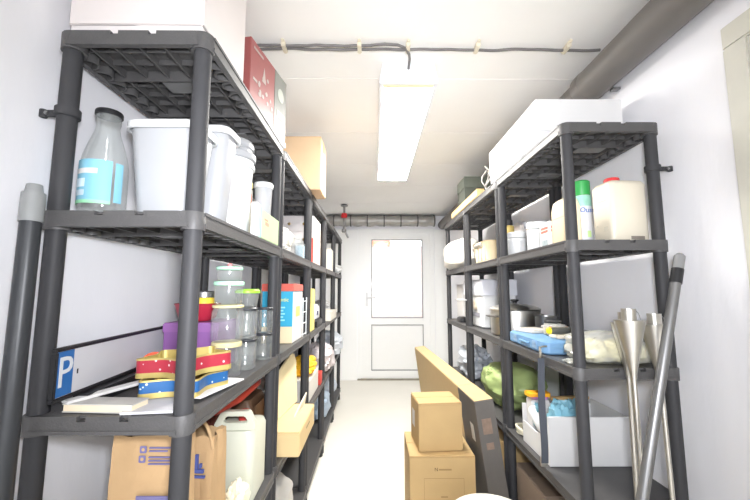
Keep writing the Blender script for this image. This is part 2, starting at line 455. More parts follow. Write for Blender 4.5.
def make_unit():
    u = T('shelving_unit', '', 'shelving unit')
    hx, hy = UW / 2 - .0235, UL / 2 - .0235
    me = shelf_mesh().mesh('shelf', BLACK)
    pm = MB().box(-.055, .055, -.026, .026, -.030, -.0265).mesh('stiffener_plate', PATCH)
    for z in LEV:
        s = bpy.data.objects.new('shelf', me); s.location = (0, 0, z); s.parent = u; COL.objects.link(s)
        for yy in (-.16, .16):
            q = bpy.data.objects.new('stiffener_plate', pm); q.location = (.03, yy, 0); q.parent = s; COL.objects.link(q)
    post = MB().lathe([(.018, 0), (.0215, .004), (.0215, .05), (.0192, .056), (.0192, Z5 - .03)], seg=20).mesh('post', BLACKP)
    for sx in (-1, 1):
        for sy in (-1, 1):
            q = bpy.data.objects.new('post', post); q.location = (sx * hx, sy * hy, 0); q.parent = u; COL.objects.link(q)
    return u
LX = -.7165 + UW / 2; RX = .660 + UW / 2
LY0, RY0, PITCH = .7615, 1.2045, .70
unit0 = make_unit()
unit0.location = (LX, LY0 + UL / 2, 0)
unit0['label'] = 'black plastic shelving unit nearest the camera on the left, holding big clear bins'
unit0['group'] = 'black shelving units on the left'
lab = ['second black shelving unit from the camera on the left, holding the cyan box',
       'third black shelving unit from the camera on the left, holding the white drawer cabinet',
       'fourth black shelving unit from the camera on the left wall',
       'fifth black shelving unit on the left, nearest the far door']
for i in range(1, 5):
    dup(unit0, (LX, LY0 + UL / 2 + PITCH * i, 0), lab[i - 1])
lab = ['black shelving unit nearest the camera on the right, holding the red-capped jug',
       'middle black shelving unit on the right, holding the steel cooking pot',
       'black shelving unit on the right nearest the far door']
runits = []
for i in range(3):
    runits.append(dup(unit0, (RX, RY0 + UL / 2 + PITCH * i, 0), lab[i], group='black shelving units on the right'))
def bracket(u, sx, z, reach):
    hx, hy = UW / 2 - .0235, UL / 2 - .0235
    b = MB().lathe([(.0198, -.011), (.0245, -.010), (.0245, .010), (.0198, .011)], 0, 0, 0, 20)
    b.box(min(sx * .022, sx * reach), max(sx * .022, sx * reach), -.003, .003, -.008, .008)
    b.lathe([(.008, -.009), (.008, .009)], sx * reach, 0, 0, 12)
    w = obj('wall_bracket', b, BLACKP, u, (sx * hx, -hy, z), bevel=.001)
    obj('screw', MB().lathe([(.005, 0), (.004, .003)], seg=10), STEELD, w, (sx * (reach - .01), -.004, 0), (PI / 2, 0, 0))
bracket(unit0, -1, 1.622, .055)
bracket(runits[0], 1, 1.648, .062)

# ------------------------------------------------------------------ generic boxes
def carton(name, label, cat, x0, x1, y0, y1, z0, h, m, rz=0, group=None, tape=None, flaps=True, mt=None, bev=.004):
    cx, cy = (x0 + x1) / 2, (y0 + y1) / 2
    t = T(name, label, cat, (cx, cy, z0), rz, group)
    hx, hy = (x1 - x0) / 2, (y1 - y0) / 2
    obj('body', MB().box(-hx, hx, -hy, hy, 0, h - .003), m, t, bevel=bev)
    if flaps:
        obj('flap', MB().box(-hx + .001, hx - .001, -hy + .001, -.0015, h - .004, h), m, t, bevel=.001)
        obj('flap', MB().box(-hx + .001, hx - .001, .0015, hy - .001, h - .004, h), m, t, bevel=.001)
    if tape:
        obj('tape', MB().box(-hx - .0012, hx + .0012, -.022, .022, h - .06, h + .0012), mt or TAPE, t)
    return t
def slab(m, x0, x1, y0, y1, z0, z1): return MB().box(x0, x1, y0, y1, z0, z1)

# ================================================================== LEFT RACK, TOP
E = .0015
t = T('white_box', 'large white lidded cardboard box on top of the nearest left shelf', 'box', (-.556, .915, Z5 + E))
obj('body', MB().box(-.158, .152, -.122, .137, 0, .345), mat('white_gloss_card', rgb(240, 234, 232), .5, var=.02), t, bevel=.003)
obj('lid', MB().box(-.161, .155, -.125, .140, .034, .36), mat('white_gloss_card_lid', rgb(240, 232, 229), .5, var=.02), t, bevel=.003)
# red printed box
REDB = mat('red_printed_card', rgb(150, 84, 82), .4, var=.12, scale=14)
GREYB = mat('grey_printed_card', rgb(122, 124, 118), .4, var=.2, scale=14)
ang = -math.atan2(.05, .297)
t = T('printed_box', 'red and grey printed carton behind white box atop left shelving', 'box', (-.42, 1.16, Z5 + E), ang)
obj('body', MB().box(-.25, 0, 0, .19, .012, .285), REDB, t, bevel=.002)
obj('grey_end', MB().box(-.25, .0005, .19, .302, .012, .285), GREYB, t, bevel=.002)
obj('tray', MB().box(-.252, .006, -.002, .30, 0, .022), WHITE, t, bevel=.002)
mk = MB()
for k in range(14):
    a, b_ = random.uniform(.06, .17), random.uniform(.10, .2)
    r = .008
    mk.poly3([(.0006, a + r * math.cos(i * PI / 4), b_ + r * math.sin(i * PI / 4)) for i in range(8)], (.001, 0, 0))
mk.box(.0004, .0016, .02, .09, .255, .263).box(.0004, .0016, .015, .06, .05, .056).box(.0004, .0016, .02, .05, .14, .15)
mk.poly3([(.0006, .085, .17), (.0006, .115, .17), (.0006, .10, .23)], (.001, 0, 0))
obj('print', mk, mat('pale_print', rgb(176, 164, 158), .5), t)
mk = MB(); mk.poly3([(.0012, .245 + .028 * math.cos(i * PI / 8), .20 + .028 * math.sin(i * PI / 8)) for i in range(16)], (.001, 0, 0))
mk.box(.0012, .0022, .21, .28, .03, .04).box(.0012, .0022, .215, .285, .10, .13)
obj('print', mk, mat('pale_grey_print', rgb(176, 180, 170), .5), t)
carton('cardboard_box', 'tan cardboard box overhanging the top of the left shelving', 'box', -.565, -.31, 2.07, 2.30, Z5 + E, .325, TAN2, tape=True)

# ================================================================== LEFT RACK, SECOND SHELF
# bottle
prof = [(.046, 0), (.052, .006), (.054, .03), (.054, .128), (.050, .152), (.040, .184), (.030, .212), (.0265, .230), (.029, .240), (.029, .2555)]
inner = [(r - .003, max(z, .006)) for r, z in reversed(prof)]
t = T('glass_bottle', 'clear glass bottle with blue label and black lid on the left', 'bottle', (-.657, .862, Z4 + E), .25)
obj('glass', MB().lathe([(r * .91, z) for r, z in prof], seg=32), GLASS, t, sharp=60)
obj('lid', MB().lathe([(.0275, .256), (.0295, .257), (.0295, .266), (.028, .269)], seg=28), DARK, t)
def label_arc(r, z0, z1, a0, a1, seg=24):
    b = MB(); o1 = [(r * math.cos(a0 + (a1 - a0) * i / seg), r * math.sin(a0 + (a1 - a0) * i / seg)) for i in range(seg + 1)]
    o2 = [(x * 1.004 * 1.004, y * 1.008) for x, y in o1]
    b.rings([[(x, y, z0) for x, y in o1] + [(x, y, z0) for x, y in reversed(o2)], [(x, y, z1) for x, y in o1] + [(x, y, z1) for x, y in reversed(o2)]])
    return b
lb = obj('label', label_arc(.0498, .035, .132, -PI * .98, -PI * .28), mat('pale_blue_label', rgb(128, 184, 204), .5, var=.02), t)
obj('label_edge', label_arc(.0499, .028, .036, -PI * .98, -PI * .28), mat('green_label_edge', rgb(150, 214, 170), .5), lb)
obj('banner', label_arc(.0505, .098, .110, -PI * .88, -PI * .46), WHITE, lb)
obj('panel', label_arc(.0505, .066, .086, -PI * .82, -PI * .62), mat('label_table', rgb(206, 226, 236), .5), lb)
obj('panel', label_arc(.0505, .046, .059, -PI * .82, -PI * .62), mat('label_code', rgb(196, 214, 224), .5), lb)
obj('label', label_arc(.0498, .034, .130, -PI * .24, -PI * .12), MATS['pale_blue_label'], t)
# bins
def bin_(label, cx, cy, hx, hy, h, taper=.02, rz=0):
    t = T('storage_bin', label, 'storage bin', (cx, cy, Z4 + E), rz, 'translucent storage bins')
    r = .03
    secs = [(0, hx - taper, hy - taper * .6, r), (h * .5, hx - taper * .45, hy - taper * .3, r), (h - .02, hx, hy, r), (h - .02, hx, hy, r)]
    ins = [(h - .02, hx - .003, hy - .003, r), (.004, hx - taper - .003, hy - taper * .6 - .003, r)]
    obj('body', MB().loft(secs + ins, 5), FROST, t, sharp=60)
    obj('rim', MB().loft([(h - .022, hx + .004, hy + .004, r), (h - .022, hx + .009, hy + .009, r + .004), (h - .004, hx + .009, hy + .009, r + .004), (h, hx + .005, hy + .005, r), (h, hx - .006, hy - .006, r), (h - .012, hx - .006, hy - .006, r)], 5, cap=False), WPLAS, t)
    return t
bin_('wide clear storage bin with white rim beside the glass bottle', -.5245, .918, .0865, .058, .250)
bin_('taller clear storage bin standing directly behind the wide one', -.512, 1.048, .091, .052, .300)
t = T('food_bucket', 'round white bucket with stacked lids behind the clear bins', 'bucket', (-.478, 1.19, Z4 + E))
obj('body', MB().loft([(0, .058, .058, .057), (.262, .068, .068, .067)], 6), WPLAS, t)
obj('lid', MB().lathe([(.073, .263), (.076, .266), (.076, .284), (.066, .290), (.064, .300), (.070, .304), (.070, .318), (.062, .330), (.030, .338)], seg=28), FROST, t)
obj('band', MB().lathe([(.069, .235), (.074, .236), (.074, .246), (.069, .247)], seg=28), WPLAS, t)
t = T('milk_carton', 'cream drink carton with yellow top behind the white bucket', 'carton', (-.490, 1.308, Z4 + E))
obj('body', MB().box(-.034, .034, -.034, .034, 0, .205), CREAMW, t, bevel=.002)
obj('top', MB().box(-.034, .034, -.034, .034, .206, .236), mat('yellow_green_top', rgb(206, 200, 130), .5), t, bevel=.004)
obj('print', MB().box(.0342, .035, -.02, .02, .15, .185).box(-.015, .02, -.035, -.0342, .15, .185), mat('orange_print', rgb(232, 140, 110), .5), t)
t = T('plastic_cup', 'tall white translucent plastic tub near the rack posts', 'tub', (-.424, 1.418, Z4 + E))
t.location = (-.43, 1.385, Z4 + E)
obj('body', MB().lathe([(.026, 0), (.034, .225), (.0325, .225), (.0245, .004)], seg=24), FROST, t)
obj('rim', MB().lathe([(.0345, .223), (.0375, .225), (.0375, .238), (.035, .243), (.020, .243)], seg=24), WPLAS, t)
t = T('juice_carton', 'flat pale green carton at the edge of second left shelf', 'carton', (-.379, 1.283, Z4 + E))
obj('body', MB().box(-.0095, .0095, -.10, .115, 0, .098), mat('pale_green_card', rgb(184, 204, 158), .5, var=.1, scale=16), t, bevel=.002)
obj('white_end', MB().box(-.010, .010, -.150, -.1005, 0, .110), WHITE, t, bevel=.002)
obj('stripe', MB().box(.0101, .0108, -.115, -.108, 0, .108).box(.0101, .0108, -.128, -.124, 0, .108), mat('teal_stripe', rgb(120, 196, 176), .5), t)
obj('print', MB().box(.0096, .0104, -.07, -.03, .066, .072).box(.0096, .0104, -.06, -.02, .05, .062), mat('salmon_print', rgb(226, 150, 128), .5), t)
# drawer cabinet with knobs
CABW = mat('white_cabinet_paint', rgb(238, 232, 230), .45, var=.02)
t = T('drawer_cabinet', 'small white drawer cabinet with brass knobs on second left shelf', 'drawer cabinet', (-.513, 2.585, Z4 + E))
obj('body', MB().box(-.108, .108, -.15, .17, 0, .335), CABW, t, bevel=.003)
BRASS = mat('brass_knob', rgb(196, 168, 110), .3, .7)
for k in range(3):
    dr = obj('drawer', MB().box(-.10, .10, -.158, -.1505, .012 + k * .107, .108 + k * .107), CABW, t, bevel=.002)
    for x in (-.055, .045):
        obj('knob', MB().lathe([(.004, 0), (.004, .008), (.010, .012), (.010, .018), (.005, .022)], seg=12), BRASS, dr, (x, -.158, .06 + k * .107), (PI / 2, 0, 0))
tag(obj('crumpled_bag', MB().blob((0, 0, 0), (.075, .10, .065), 3, .25, 3, .8, .18), mat('white_paper_bag', rgb(240, 236, 226), .6), None, (-.452, 1.66, Z4 + E)),
    'crumpled white bag lying on second left shelf before the drawer cabinet', 'bag')
def jar(name, label, cat, loc, r, h, lid, lidh=.012, group=None, neck=.9, lid_name='lid', content=None):
    t = T(name, label, cat, loc, random.uniform(0, 3), group)
    pr = [(r * .9, 0), (r, .006), (r, h * .80), (r * neck, h * .90), (r * neck, h - lidh * .6)]
    inn = [(q - .0025, max(z, .005)) for q, z in reversed(pr)]
    obj('glass', MB().lathe(pr, seg=28), GLASS, t, sharp=60)
    if lid is not None:
        rl = r * neck + .003
        obj(lid_name, MB().lathe([(rl, h - lidh), (rl + .0008, h - lidh + .002), (rl + .0008, h - .002), (rl - .001, h), (rl * .3, h)], seg=28), lid, t)
    if content: obj('contents', MB().lathe([(r * .88, .007), (r - .004, .01), (r - .004, content[1])], seg=24), content[0], t)
    return t
jar('glass_jar', 'squat grey glass jar at the edge of second left shelf', 'jar', (-.412, 1.93, Z4 + E), .034, .11, None, neck=.96)
jar('drinking_glass', 'blue tinted small glass behind the squat jar on second left shelf', 'glass', (-.42, 2.06, Z4 + E), .03, .10, None, neck=1.0, content=(mat('bluish_glass_liquid', rgb(176, 200, 220), .3), .08))
t = T('ring_binder', 'red edged upright folder beside the white drawer cabinet', 'folder', (-.386, 2.37, Z4 + E))
obj('cover', MB().box(-.013, .013, -.125, .115, 0, .15), mat('pink_cream_cover', rgb(240, 206, 190), .5), t, bevel=.002)
obj('spine', MB().box(-.014, .014, -.150, -.1255, 0, .152), mat('red_spine', rgb(222, 84, 70), .45), t, bevel=.003)
carton('storage_carton', 'cream carton on second left shelf behind the red folder', 'box', -.52, -.385, 2.92, 3.14, Z4 + E, .16, CREAMW, group=None)
carton('storage_carton', 'further cream carton beside a dark gap on second left shelf', 'box', -.53, -.38, 3.22, 3.42, Z4 + E, .20, CREAMW)
t = carton('shoe_box', 'pale tan lidded box between folder and cream cartons, second left shelf', 'box', -.52, -.425, 2.78, 2.905, Z4 + E, .29, mat('buff_card', rgb(232, 206, 170), .6))
tag(obj('plastic_bag', MB().blob((0, 0, 0), (.10, .13, .06), 8, .25, 3, .8, .2), mat('white_film', rgb(240, 240, 238), .4), None, (-.44, 3.95, Z4 + E)),
    'small white plastic bag on second left shelf nearest the door', 'bag')

# ================================================================== LEFT RACK, THIRD SHELF
# number plate in a black frame
t = T('number_plate', 'white licence plate with blue P band in black frame against left wall', 'number plate', (-.638, .742, Z3 + .0285), .110)
py0, py1, pz = 0.0, .52, .108
obj('plate', MB().box(0, .003, py0 + .006, py1 - .006, .006, pz - .006), mat('plate_white', rgb(232, 232, 236), .3, var=.02), t)
obj('blue_band', MB().box(.0031, .0042, py0 + .008, py0 + .056, .009, pz - .009), mat('plate_blue', rgb(44, 104, 168), .35), t)
obj('frame', MB().box(-.004, .008, py0, py1, 0, .008).box(-.004, .008, py0, py1, pz - .008, pz).box(-.004, .008, py0, py0 + .007, .008, pz - .008).box(-.004, .008, py1 - .007, py1, .008, pz - .008), DARK, t, bevel=.002)
text('letter_p', 'P', .088, mat('plate_letter', rgb(236, 240, 244), .4), t, (.0045, py0 + .032, pz / 2), FACE_RIGHT)
obj('small_marks', MB().box(.0031, .0042, py0 + .07, py0 + .073, .045, .055), DARK, t)
t = T('plate_holder', 'black empty plate holder lying flat at foot of number plate', 'plate holder', (-.655, 1.0, Z3 + E), .09)
obj('strip', MB().box(-.012, .030, -.185, .125, 0, .010).box(-.012, .022, -.185, .125, .010, .0265), DARK, t, bevel=.002)
obj('tab', MB().box(-.01, .01, .125, .14, 0, .012), DARK, t, bevel=.002)
# paperback and papers
t = T('paperback_book', 'cream paged paperback lying at the front of third left shelf', 'book', (-.565, .818, Z3 + E), -.06)
obj('pages', MB().box(-.075, .072, -.038, .012, .0025, .015), mat('cream_pages', rgb(224, 208, 180), .8), t)
obj('cover', MB().box(-.077, .074, -.039, .013, 0, .0024).box(-.077, .074, -.039, .013, .0151, .0172), mat('grey_cover', rgb(186, 184, 178), .5), t)
tag(obj('folded_paper', MB().box(-.012, .012, -.10, .09, 0, .006), WHITE, None, (-.600, .875, Z3 + .0215), (.035, .05, -.42), bevel=.002), 'narrow white folded paper strip lying across the paperback', 'paper')
tag(obj('paper_sheets', MB().box(-.075, .028, -.07, .07, 0, .005), mat('grey_white_paper', rgb(222, 222, 226), .7), None, (-.447, .845, Z3 + E), (0, 0, .12)), 'white paper sheets under the blue tin at shelf front', 'paper')
tag(obj('white_envelope', MB().box(-.035, .035, -.09, .09, 0, .004), WHITE, None, (-.408, 1.00 - .05, Z3 + .0075), (0, 0, -.2)), 'white envelope sticking out at aisle edge under the tins', 'envelope')
t = T('tape_roll', 'orange and white tape roll leaning behind the star tins', 'tape roll', (-.612, 1.045, Z3 + E), .2)
def ring_y(r0, r1, w): return MB().lathe([(r1, -w), (r0, -w), (r0, w), (r1, w), (r1, -w)], seg=28, cap=False)
obj('tape', ring_y(.038, .030, .010), mat('orange_tape', rgb(206, 84, 52), .4), t, (0, 0, .040), (PI / 2 - .25, 0, 0))
obj('core', ring_y(.0298, .022, .0105), WHITE, t, (0, 0, .040), (PI / 2 - .25, 0, 0))
# star tins
def star(R, r, n=5, a0=0.0, rd=.018):
    pts = []
    for i in range(2 * n):
        a = a0 + i * PI / n
        q = R if i % 2 == 0 else r
        pts.append(Vector((q * math.cos(a), q * math.sin(a))))
    out = []
    for i in range(len(pts)):
        p, a, b_ = pts[i], pts[i - 1], pts[(i + 1) % len(pts)]
        u = (a - p).normalized() * rd; v = (b_ - p).normalized() * rd
        for k in range(4):
            s_ = k / 3
            q = (p + u) * (1 - s_) ** 2 + p * 2 * s_ * (1 - s_) + (p + v) * s_ ** 2
            out.append((q.x, q.y))
    return out
def star_tin(label, loc, R, h, m, rot):
    t = T('star_tin', label, 'tin', loc, 0, 'star shaped cookie tins', rot=rot)
    def ring(k, z): return [(x * k, y * k, z) for x, y in star(R, R * .60)]
    obj('body', MB().rings([ring(1, .012), ring(1, h), ring(.975, h), ring(.975, .012)], cap=False), m, t, sharp=50)
    obj('interior', MB().rings([ring(.972, h - .0005), ring(.965, .006), ring(.05, .006)], cap=False), GOLD, t, sharp=50)
    obj('base_band', MB().rings([ring(.98, 0), ring(1.012, .001), ring(1.012, .0125), ring(.97, .0128)]), GOLD, t, sharp=50)
    obj('rim', MB().rings([ring(1.006, h - .003), ring(1.006, h + .001), ring(.965, h + .001), ring(.965, h - .003)], cap=False), GOLD, t, sharp=50)
    return t
star_tin('blue white-dotted star tin, lower of the two, on third left shelf', (-.474, .935, Z3 + .0085), .112, .040, dotted('blue_dotted_tin', rgb(40, 92, 146), rgb(200, 206, 210), 62, .17), (0, 0, .42))
star_tin('red white-dotted star tin with gold inside, stacked on the blue tin', (-.470, .940, Z3 + .0510), .115, .044, dotted('red_dotted_tin', rgb(156, 46, 60), rgb(220, 196, 196), 62, .17), (0, -.03, .10))
# purple bin and its bowl
t = T('purple_box', 'purple cardboard box behind the star tins on third left shelf', 'box', (-.568, 1.235, Z3 + E))
PURP = mat('purple_card', rgb(128, 84, 142), .45, var=.06)
obj('body', MB().box(-.085, .082, -.085, .10, 0, .146), PURP, t, bevel=.004)
obj('lid', MB().box(-.088, .085, -.088, .103, .118, .150), mat('lilac_card', rgb(138, 92, 150), .45), t, bevel=.004)
t = T('red_bowl', 'red plastic bowl resting on the purple box', 'bowl', (-.585, 1.225, Z3 + .153))
obj('bowl', MB().lathe([(.045, 0), (.058, .012), (.068, .048), (.072, .056), (.069, .057), (.064, .046), (.054, .014), (.01, .010)], seg=30), mat('red_plastic', rgb(166, 40, 60), .35), t)
for i, (x, y, z) in enumerate(((-.02, .005, .043), (.03, .018, .045))):
    pass
t = T('yellow_jar', 'yellow filled jar with grey lid sitting in red bowl', 'jar', (-.57, 1.235, Z3 + .166))
obj('body', MB().lathe([(.028, 0), (.036, .01), (.038, .045), (.030, .062)], seg=24), mat('yellow_plastic', rgb(238, 204, 72), .4), t)
obj('lid', MB().lathe([(.032, .063), (.032, .080), (.029, .084)], seg=24), STEELD, t)
tag(obj('lemon', MB().blob((0, 0, 0), (.021, .025, .021), 2, .06, 2, 1.0, 0, 20, 12), MATS['yellow_plastic'], None, (-.622, 1.215, Z3 + .168)), 'yellow lemon in the red bowl beside the yellow jar', 'lemon')
# glass jars
LIDK = mat('black_jar_lid', rgb(52, 54, 58), .4)
LIDC = mat('cream_jar_lid', rgb(206, 196, 150), .4)
MINT = mat('mint_jar_lid', rgb(176, 226, 196), .45)
GL = 'glass jars stacked on the third left shelf'
jar('glass_jar', 'large clear glass jar at base of stack nearest the tins', 'jar', (-.436, 1.103, Z3 + E), .044, .100, LIDC, .014, GL)
jar('glass_jar', 'large clear glass jar with cream lid, second level of nearest stack', 'jar', (-.436, 1.103, Z3 + .103), .046, .106, LIDC, .008, GL)
jar('storage_pot', 'clear pot with mint lid and dark lettering above cream-lidded jar', 'pot', (-.436, 1.103, Z3 + .211), .041, .068, MINT, .012, 'mint lidded pots', .98)
t = jar('storage_pot', 'smaller mint-lidded pot at very top of jar stack', 'pot', (-.437, 1.105, Z3 + .281), .036, .042, MINT, .009, 'mint lidded pots', .97)
obj('lid_knob', MB().lathe([(.006, .042), (.008, .05), (.004, .054)], seg=12), mat('pink_knob', rgb(224, 150, 150), .4), t)
jar('glass_jar', 'clear jar with black lid, bottom of second stack from camera', 'jar', (-.414, 1.205, Z3 + E), .033, .096, LIDK, .010, GL)
jar('glass_jar', 'clear jar with black lid, top of second stack from camera', 'jar', (-.414, 1.205, Z3 + .099), .033, .096, LIDK, .008, GL)
jar('glass_jar', 'clear jar with black lid, bottom of stack under green-lidded pot', 'jar', (-.442, 1.285, Z3 + E), .034, .096, LIDK, .010, GL)
jar('glass_jar', 'clear jar with black lid directly under the green-lidded pot', 'jar', (-.442, 1.285, Z3 + .099), .034, .096, LIDK, .008, GL)
jar('glass_jar', 'clear jar with black lid beside rack post, lower of two', 'jar', (-.404, 1.365, Z3 + E), .030, .096, LIDK, .009, GL)
jar('glass_jar', 'clear jar with black lid beside rack post, upper of two', 'jar', (-.404, 1.365, Z3 + .099), .030, .090, LIDK, .008, GL)
t = T('lidded_pot', 'grey plastic pot with bright green lid on top of jars', 'pot', (-.442, 1.285, Z3 + .1965))
obj('body', MB().lathe([(.032, 0), (.040, .045), (.038, .045), (.030, .003)], seg=26), clear_mat('smoky_plastic', (.62, .64, .62), .06, .35, (.45, .46, .45)), t)
obj('lid', MB().lathe([(.041, .0455), (.043, .047), (.043, .054), (.036, .060), (.01, .061)], seg=26), mat('lime_lid', rgb(150, 214, 62), .4), t)
# cyan box
CY = mat('cyan_card', rgb(52, 164, 200), .4, var=.04)
t = T('printed_carton', 'cyan and cream printed carton with coral lid on third left shelf', 'box', (-.467, 1.87, Z3 + E))
obj('body', MB().box(-.065, .081, -.115, .115, .078, .245), CY, t, bevel=.001)
obj('base', MB().box(-.065, .081, -.115, .115, 0, .0775), mat('cream_print_card', rgb(232, 214, 176), .5), t, bevel=.001)
obj('lid', MB().box(-.069, .085, -.119, .119, .246, .282), mat('coral_lid', rgb(206, 96, 82), .45), t, bevel=.003)
obj('side_panel', MB().box(.0812, .0825, -.112, .113, .002, .243), WHITE, t)
obj('yellow_badge', MB().box(.0827, .0835, -.05, .05, .12, .17), mat('yellow_badge', rgb(240, 216, 110), .5), t)
text('lettering', 'Romantic', .026, mat('yellow_letters', rgb(236, 226, 90), .5), t, (.012, -.1156, .205), FACE_CAM)
mk = MB()
for k in range(5): mk.box(-.012, .045 - .008 * (k % 2), -.1162, -.1152, .105 + k * .015, .112 + k * .015)
obj('print', mk, mat('pale_blue_print', rgb(150, 220, 240), .5), t)
t = T('wire_rack', 'white wire rack standing just behind the cyan carton', 'rack', (-.40, 2.04, Z3 + E))
wr = MB()
for z in (.01, .07, .13, .19): wr.tube([(.015, -.03, z), (.015, .07, z)], .003, 6).tube([(-.10, -.03, z), (.015, -.03, z)], .003, 6)
for x, y in ((.015, -.03), (.015, .07), (-.10, -.03)): wr.tube([(x, y, 0), (x, y, .21)], .0035, 6)
obj('wires', wr, WPLAS, t)
tag(obj('food_packet', MB().box(-.02, .02, -.05, .05, 0, .26), mat('yellow_packet', rgb(240, 222, 130), .5), None, (-.395, 2.30, Z3 + E), bevel=.004), 'tall yellow packet on third left shelf past the wire rack', 'packet')
t = T('kitchen_scale', 'white appliance with black base on third left shelf', 'appliance', (-.455, 2.62, Z3 + E))
obj('base', MB().loft([(0, .075, .14, .02), (.04, .075, .14, .02), (.052, .06, .12, .02)]), DARK, t)
obj('housing', MB().loft([(.053, .055, .11, .02), (.12, .058, .115, .02), (.15, .045, .09, .02)]), WPLAS, t)
obj('bottle', MB().lathe([(.02, .151), (.02, .20), (.012, .22), (.012, .24)], seg=16), mat('green_yellow_plastic', rgb(200, 196, 90), .4), t)
obj('emblem', MB().box(.0575, .059, -.04, .03, .075, .105), mat('blue_black_print', rgb(70, 76, 100), .5), t)
carton('flat_box', 'flat cream box overhanging third left shelf toward the aisle', 'box', -.56, -.345, 2.98, 3.45, Z3 + E, .072, CREAMW)
tag(obj('crumpled_bag', MB().blob((0, 0, 0), (.13, .2, .075), 4, .22, 3, .8, .15), mat('white_cloth_bag', rgb(238, 236, 234), .6), None, (-.53, 3.95, Z3 + E)), 'white cloth bundle on third left shelf nearest the door', 'bag')
t = T('grey_tray', 'grey oval dishes lying behind the cyan carton', 'dish', (-.52, 2.05 - .02, Z3 + E))
t.location = (-.60, 1.68, Z3 + E)
obj('dish', MB().lathe([(.05, 0), (.085, .03), (.088, .036), (.08, .036), (.045, .006)], seg=26), STEELD, t)

# ================================================================== LEFT RACK, FOURTH SHELF
INK = mat('violet_ink', rgb(112, 108, 150), .6)
def paper_bag(name, label, loc, hx, hy, h, rz, seed):
    t = T(name, label, 'paper bag', loc, rz, 'brown paper bags')
    rr = []
    nx, nz = 8, 10
    for j in range(nz + 1):
        k = j / nz; z = h * k
        ring = []
        for (ax, ay), (bx, by) in (((-1, -1), (1, -1)), ((1, -1), (1, 1)), ((1, 1), (-1, 1)), ((-1, 1), (-1, -1))):
            for i in range(nx):
                u = i / nx
                x, y = ax + (bx - ax) * u, ay + (by - ay) * u
                pin = 0
                if ax == bx: pin = -.45 * k * (1 - abs(2 * u - 1)) * .6 * ax      # gusset folds in
                q = Vector((x * 1.7, y * 1.7, z * 9 + seed))
                d = .007 * noise.noise(q) + .005 * noise.noise(q * 2.6)
                xx = x * hx * (1.06 - .08 * k) + pin * hx * .5 + (d if ax == bx else 0)
                yy = y * hy * (1.0 - .25 * k) + (d if ay == by else 0)
                ring.append((xx, yy, z + (.006 * noise.noise(Vector((x * 3, y * 3, seed))) if j == nz else 0)))
        rr.append(ring)
    inner = [[(x * .97, y * .94, z) for x, y, z in rr[-1]], [(x * .95, y * .92, z * 0 + .01) for x, y, z in rr[0]]]
    obj('bag', MB().rings(rr + inner), KRAFT, t, sharp=50)
    return t
t = paper_bag('paper_bag', 'brown paper bag with violet print at front of fourth left shelf', (-.506, .888, Z2 + E), .079, .040, .348, .0, 1)
pr = MB()
for zz in (.315, .290):
    pr.loft([(0, .009, .009, .004), (.0006, .009, .009, .004)])
def ink_icon(t, x, z, y=-.053):
    ic = obj('printed_icon', MB().loft([(0, .0075, .0075, .0025), (.0006, .0075, .0075, .0025)]), INK, t, (x, y, z), FACE_CAM)
    obj('icon_symbol', MB().lathe([(.0036, .0007), (.0036, .0012)], seg=12), KRAFT, ic)
ink_icon(t, -.004, .322, -.0385); ink_icon(t, -.005, .302, -.0390)
pr = MB()
for x0, x1, z in ((.010, .07, .326), (.010, .05, .319), (.009, .075, .306), (.009, .062, .299), (.009, .07, .292)):
    pr.box(x0, x1, -.0405, -.0375, z - .0014, z + .0014)
pr.box(-.01, .07, -.0450, -.0425, .12, .228)
obj('printed_lines', pr, INK, t)
t = paper_bag('paper_bag', 'second brown paper bag with twisted handle behind the printed bag', (-.470, 1.040, Z2 + E), .054, .050, .292, -.05, 5)
obj('handle', MB().tube([(-.012 + .066 * i / 16, -.041, .262 + .068 * math.sin(PI * i / 16) ** .7) for i in range(17)], .0045, 8), KRAFT, t)
pr = MB().box(.012, .020, -.0500, -.0435, .215, .250).box(.002, .036, -.0505, -.0440, .206, .2145).box(.004, .011, -.0500, -.0435, .218, .236).box(.024, .030, -.0500, -.0435, .218, .228).box(.008, .040, -.0510, -.0445, .194, .199)
obj('printed_logo', pr, mat('blue_ink', rgb(84, 96, 160), .6), t)
# jerrycan
JW = mat('milky_plastic', rgb(226, 228, 210), .4, var=.03, sss=.0)
t = T('jerrycan', 'milky white jerrycan with moulded handle beside the paper bags', 'jerrycan', (-.452, 1.300, Z2 + E), .04)
hx, hd = .068, .085
obj('body', MB().loft([(0, hx - .012, hd - .012, .02), (.008, hx, hd, .024), (.205, hx, hd, .024), (.222, hx - .006, hd - .006, .026)], 5), JW, t)
o1 = [(-.066, 0), (.066, 0), (.066, .018), (.045, .058), (-.045, .058), (-.066, .018)]
o2 = [(-.036, .022), (.036, .022), (.04, .026), (.030, .042), (-.030, .042), (-.04, .026)]
hb = MB()
A1 = [[(x, yv, .222 + z) for x, z in o1] for yv in (-.012, .012)]
A2 = [[(x, yv, .222 + z) for x, z in o2] for yv in (-.012, .012)]
hb.rings([A1[0], A1[1], A2[1], A2[0], A1[0]], cap=False)
obj('handle', hb, JW, t, (0, -.055, 0), bevel=.003)
obj('cap', MB().lathe([(.02, .222), (.02, .25), (.017, .253)], 0, .035, 0, 18), mat('red_cap', rgb(190, 60, 54), .4), t)
tag(obj('crumpled_paper', MB().blob((0, 0, 0), (.034, .034, .06), 6, .25, 3, .8, .2), mat('cream_paper', rgb(240, 232, 204), .65), None, (-.405, 1.150, Z2 + E)), 'crumpled cream paper between paper bag and jerrycan', 'paper')
tag(obj('brown_bag', MB().blob((0, 0, 0), (.075, .15, .135), 9, .2, 3, .85, .15), mat('dark_red_brown_cloth', rgb(120, 66, 54), .7, var=.25), None, (-.60, 1.32, Z2 + E)), 'dark reddish brown cloth bag behind the jerrycan', 'bag')
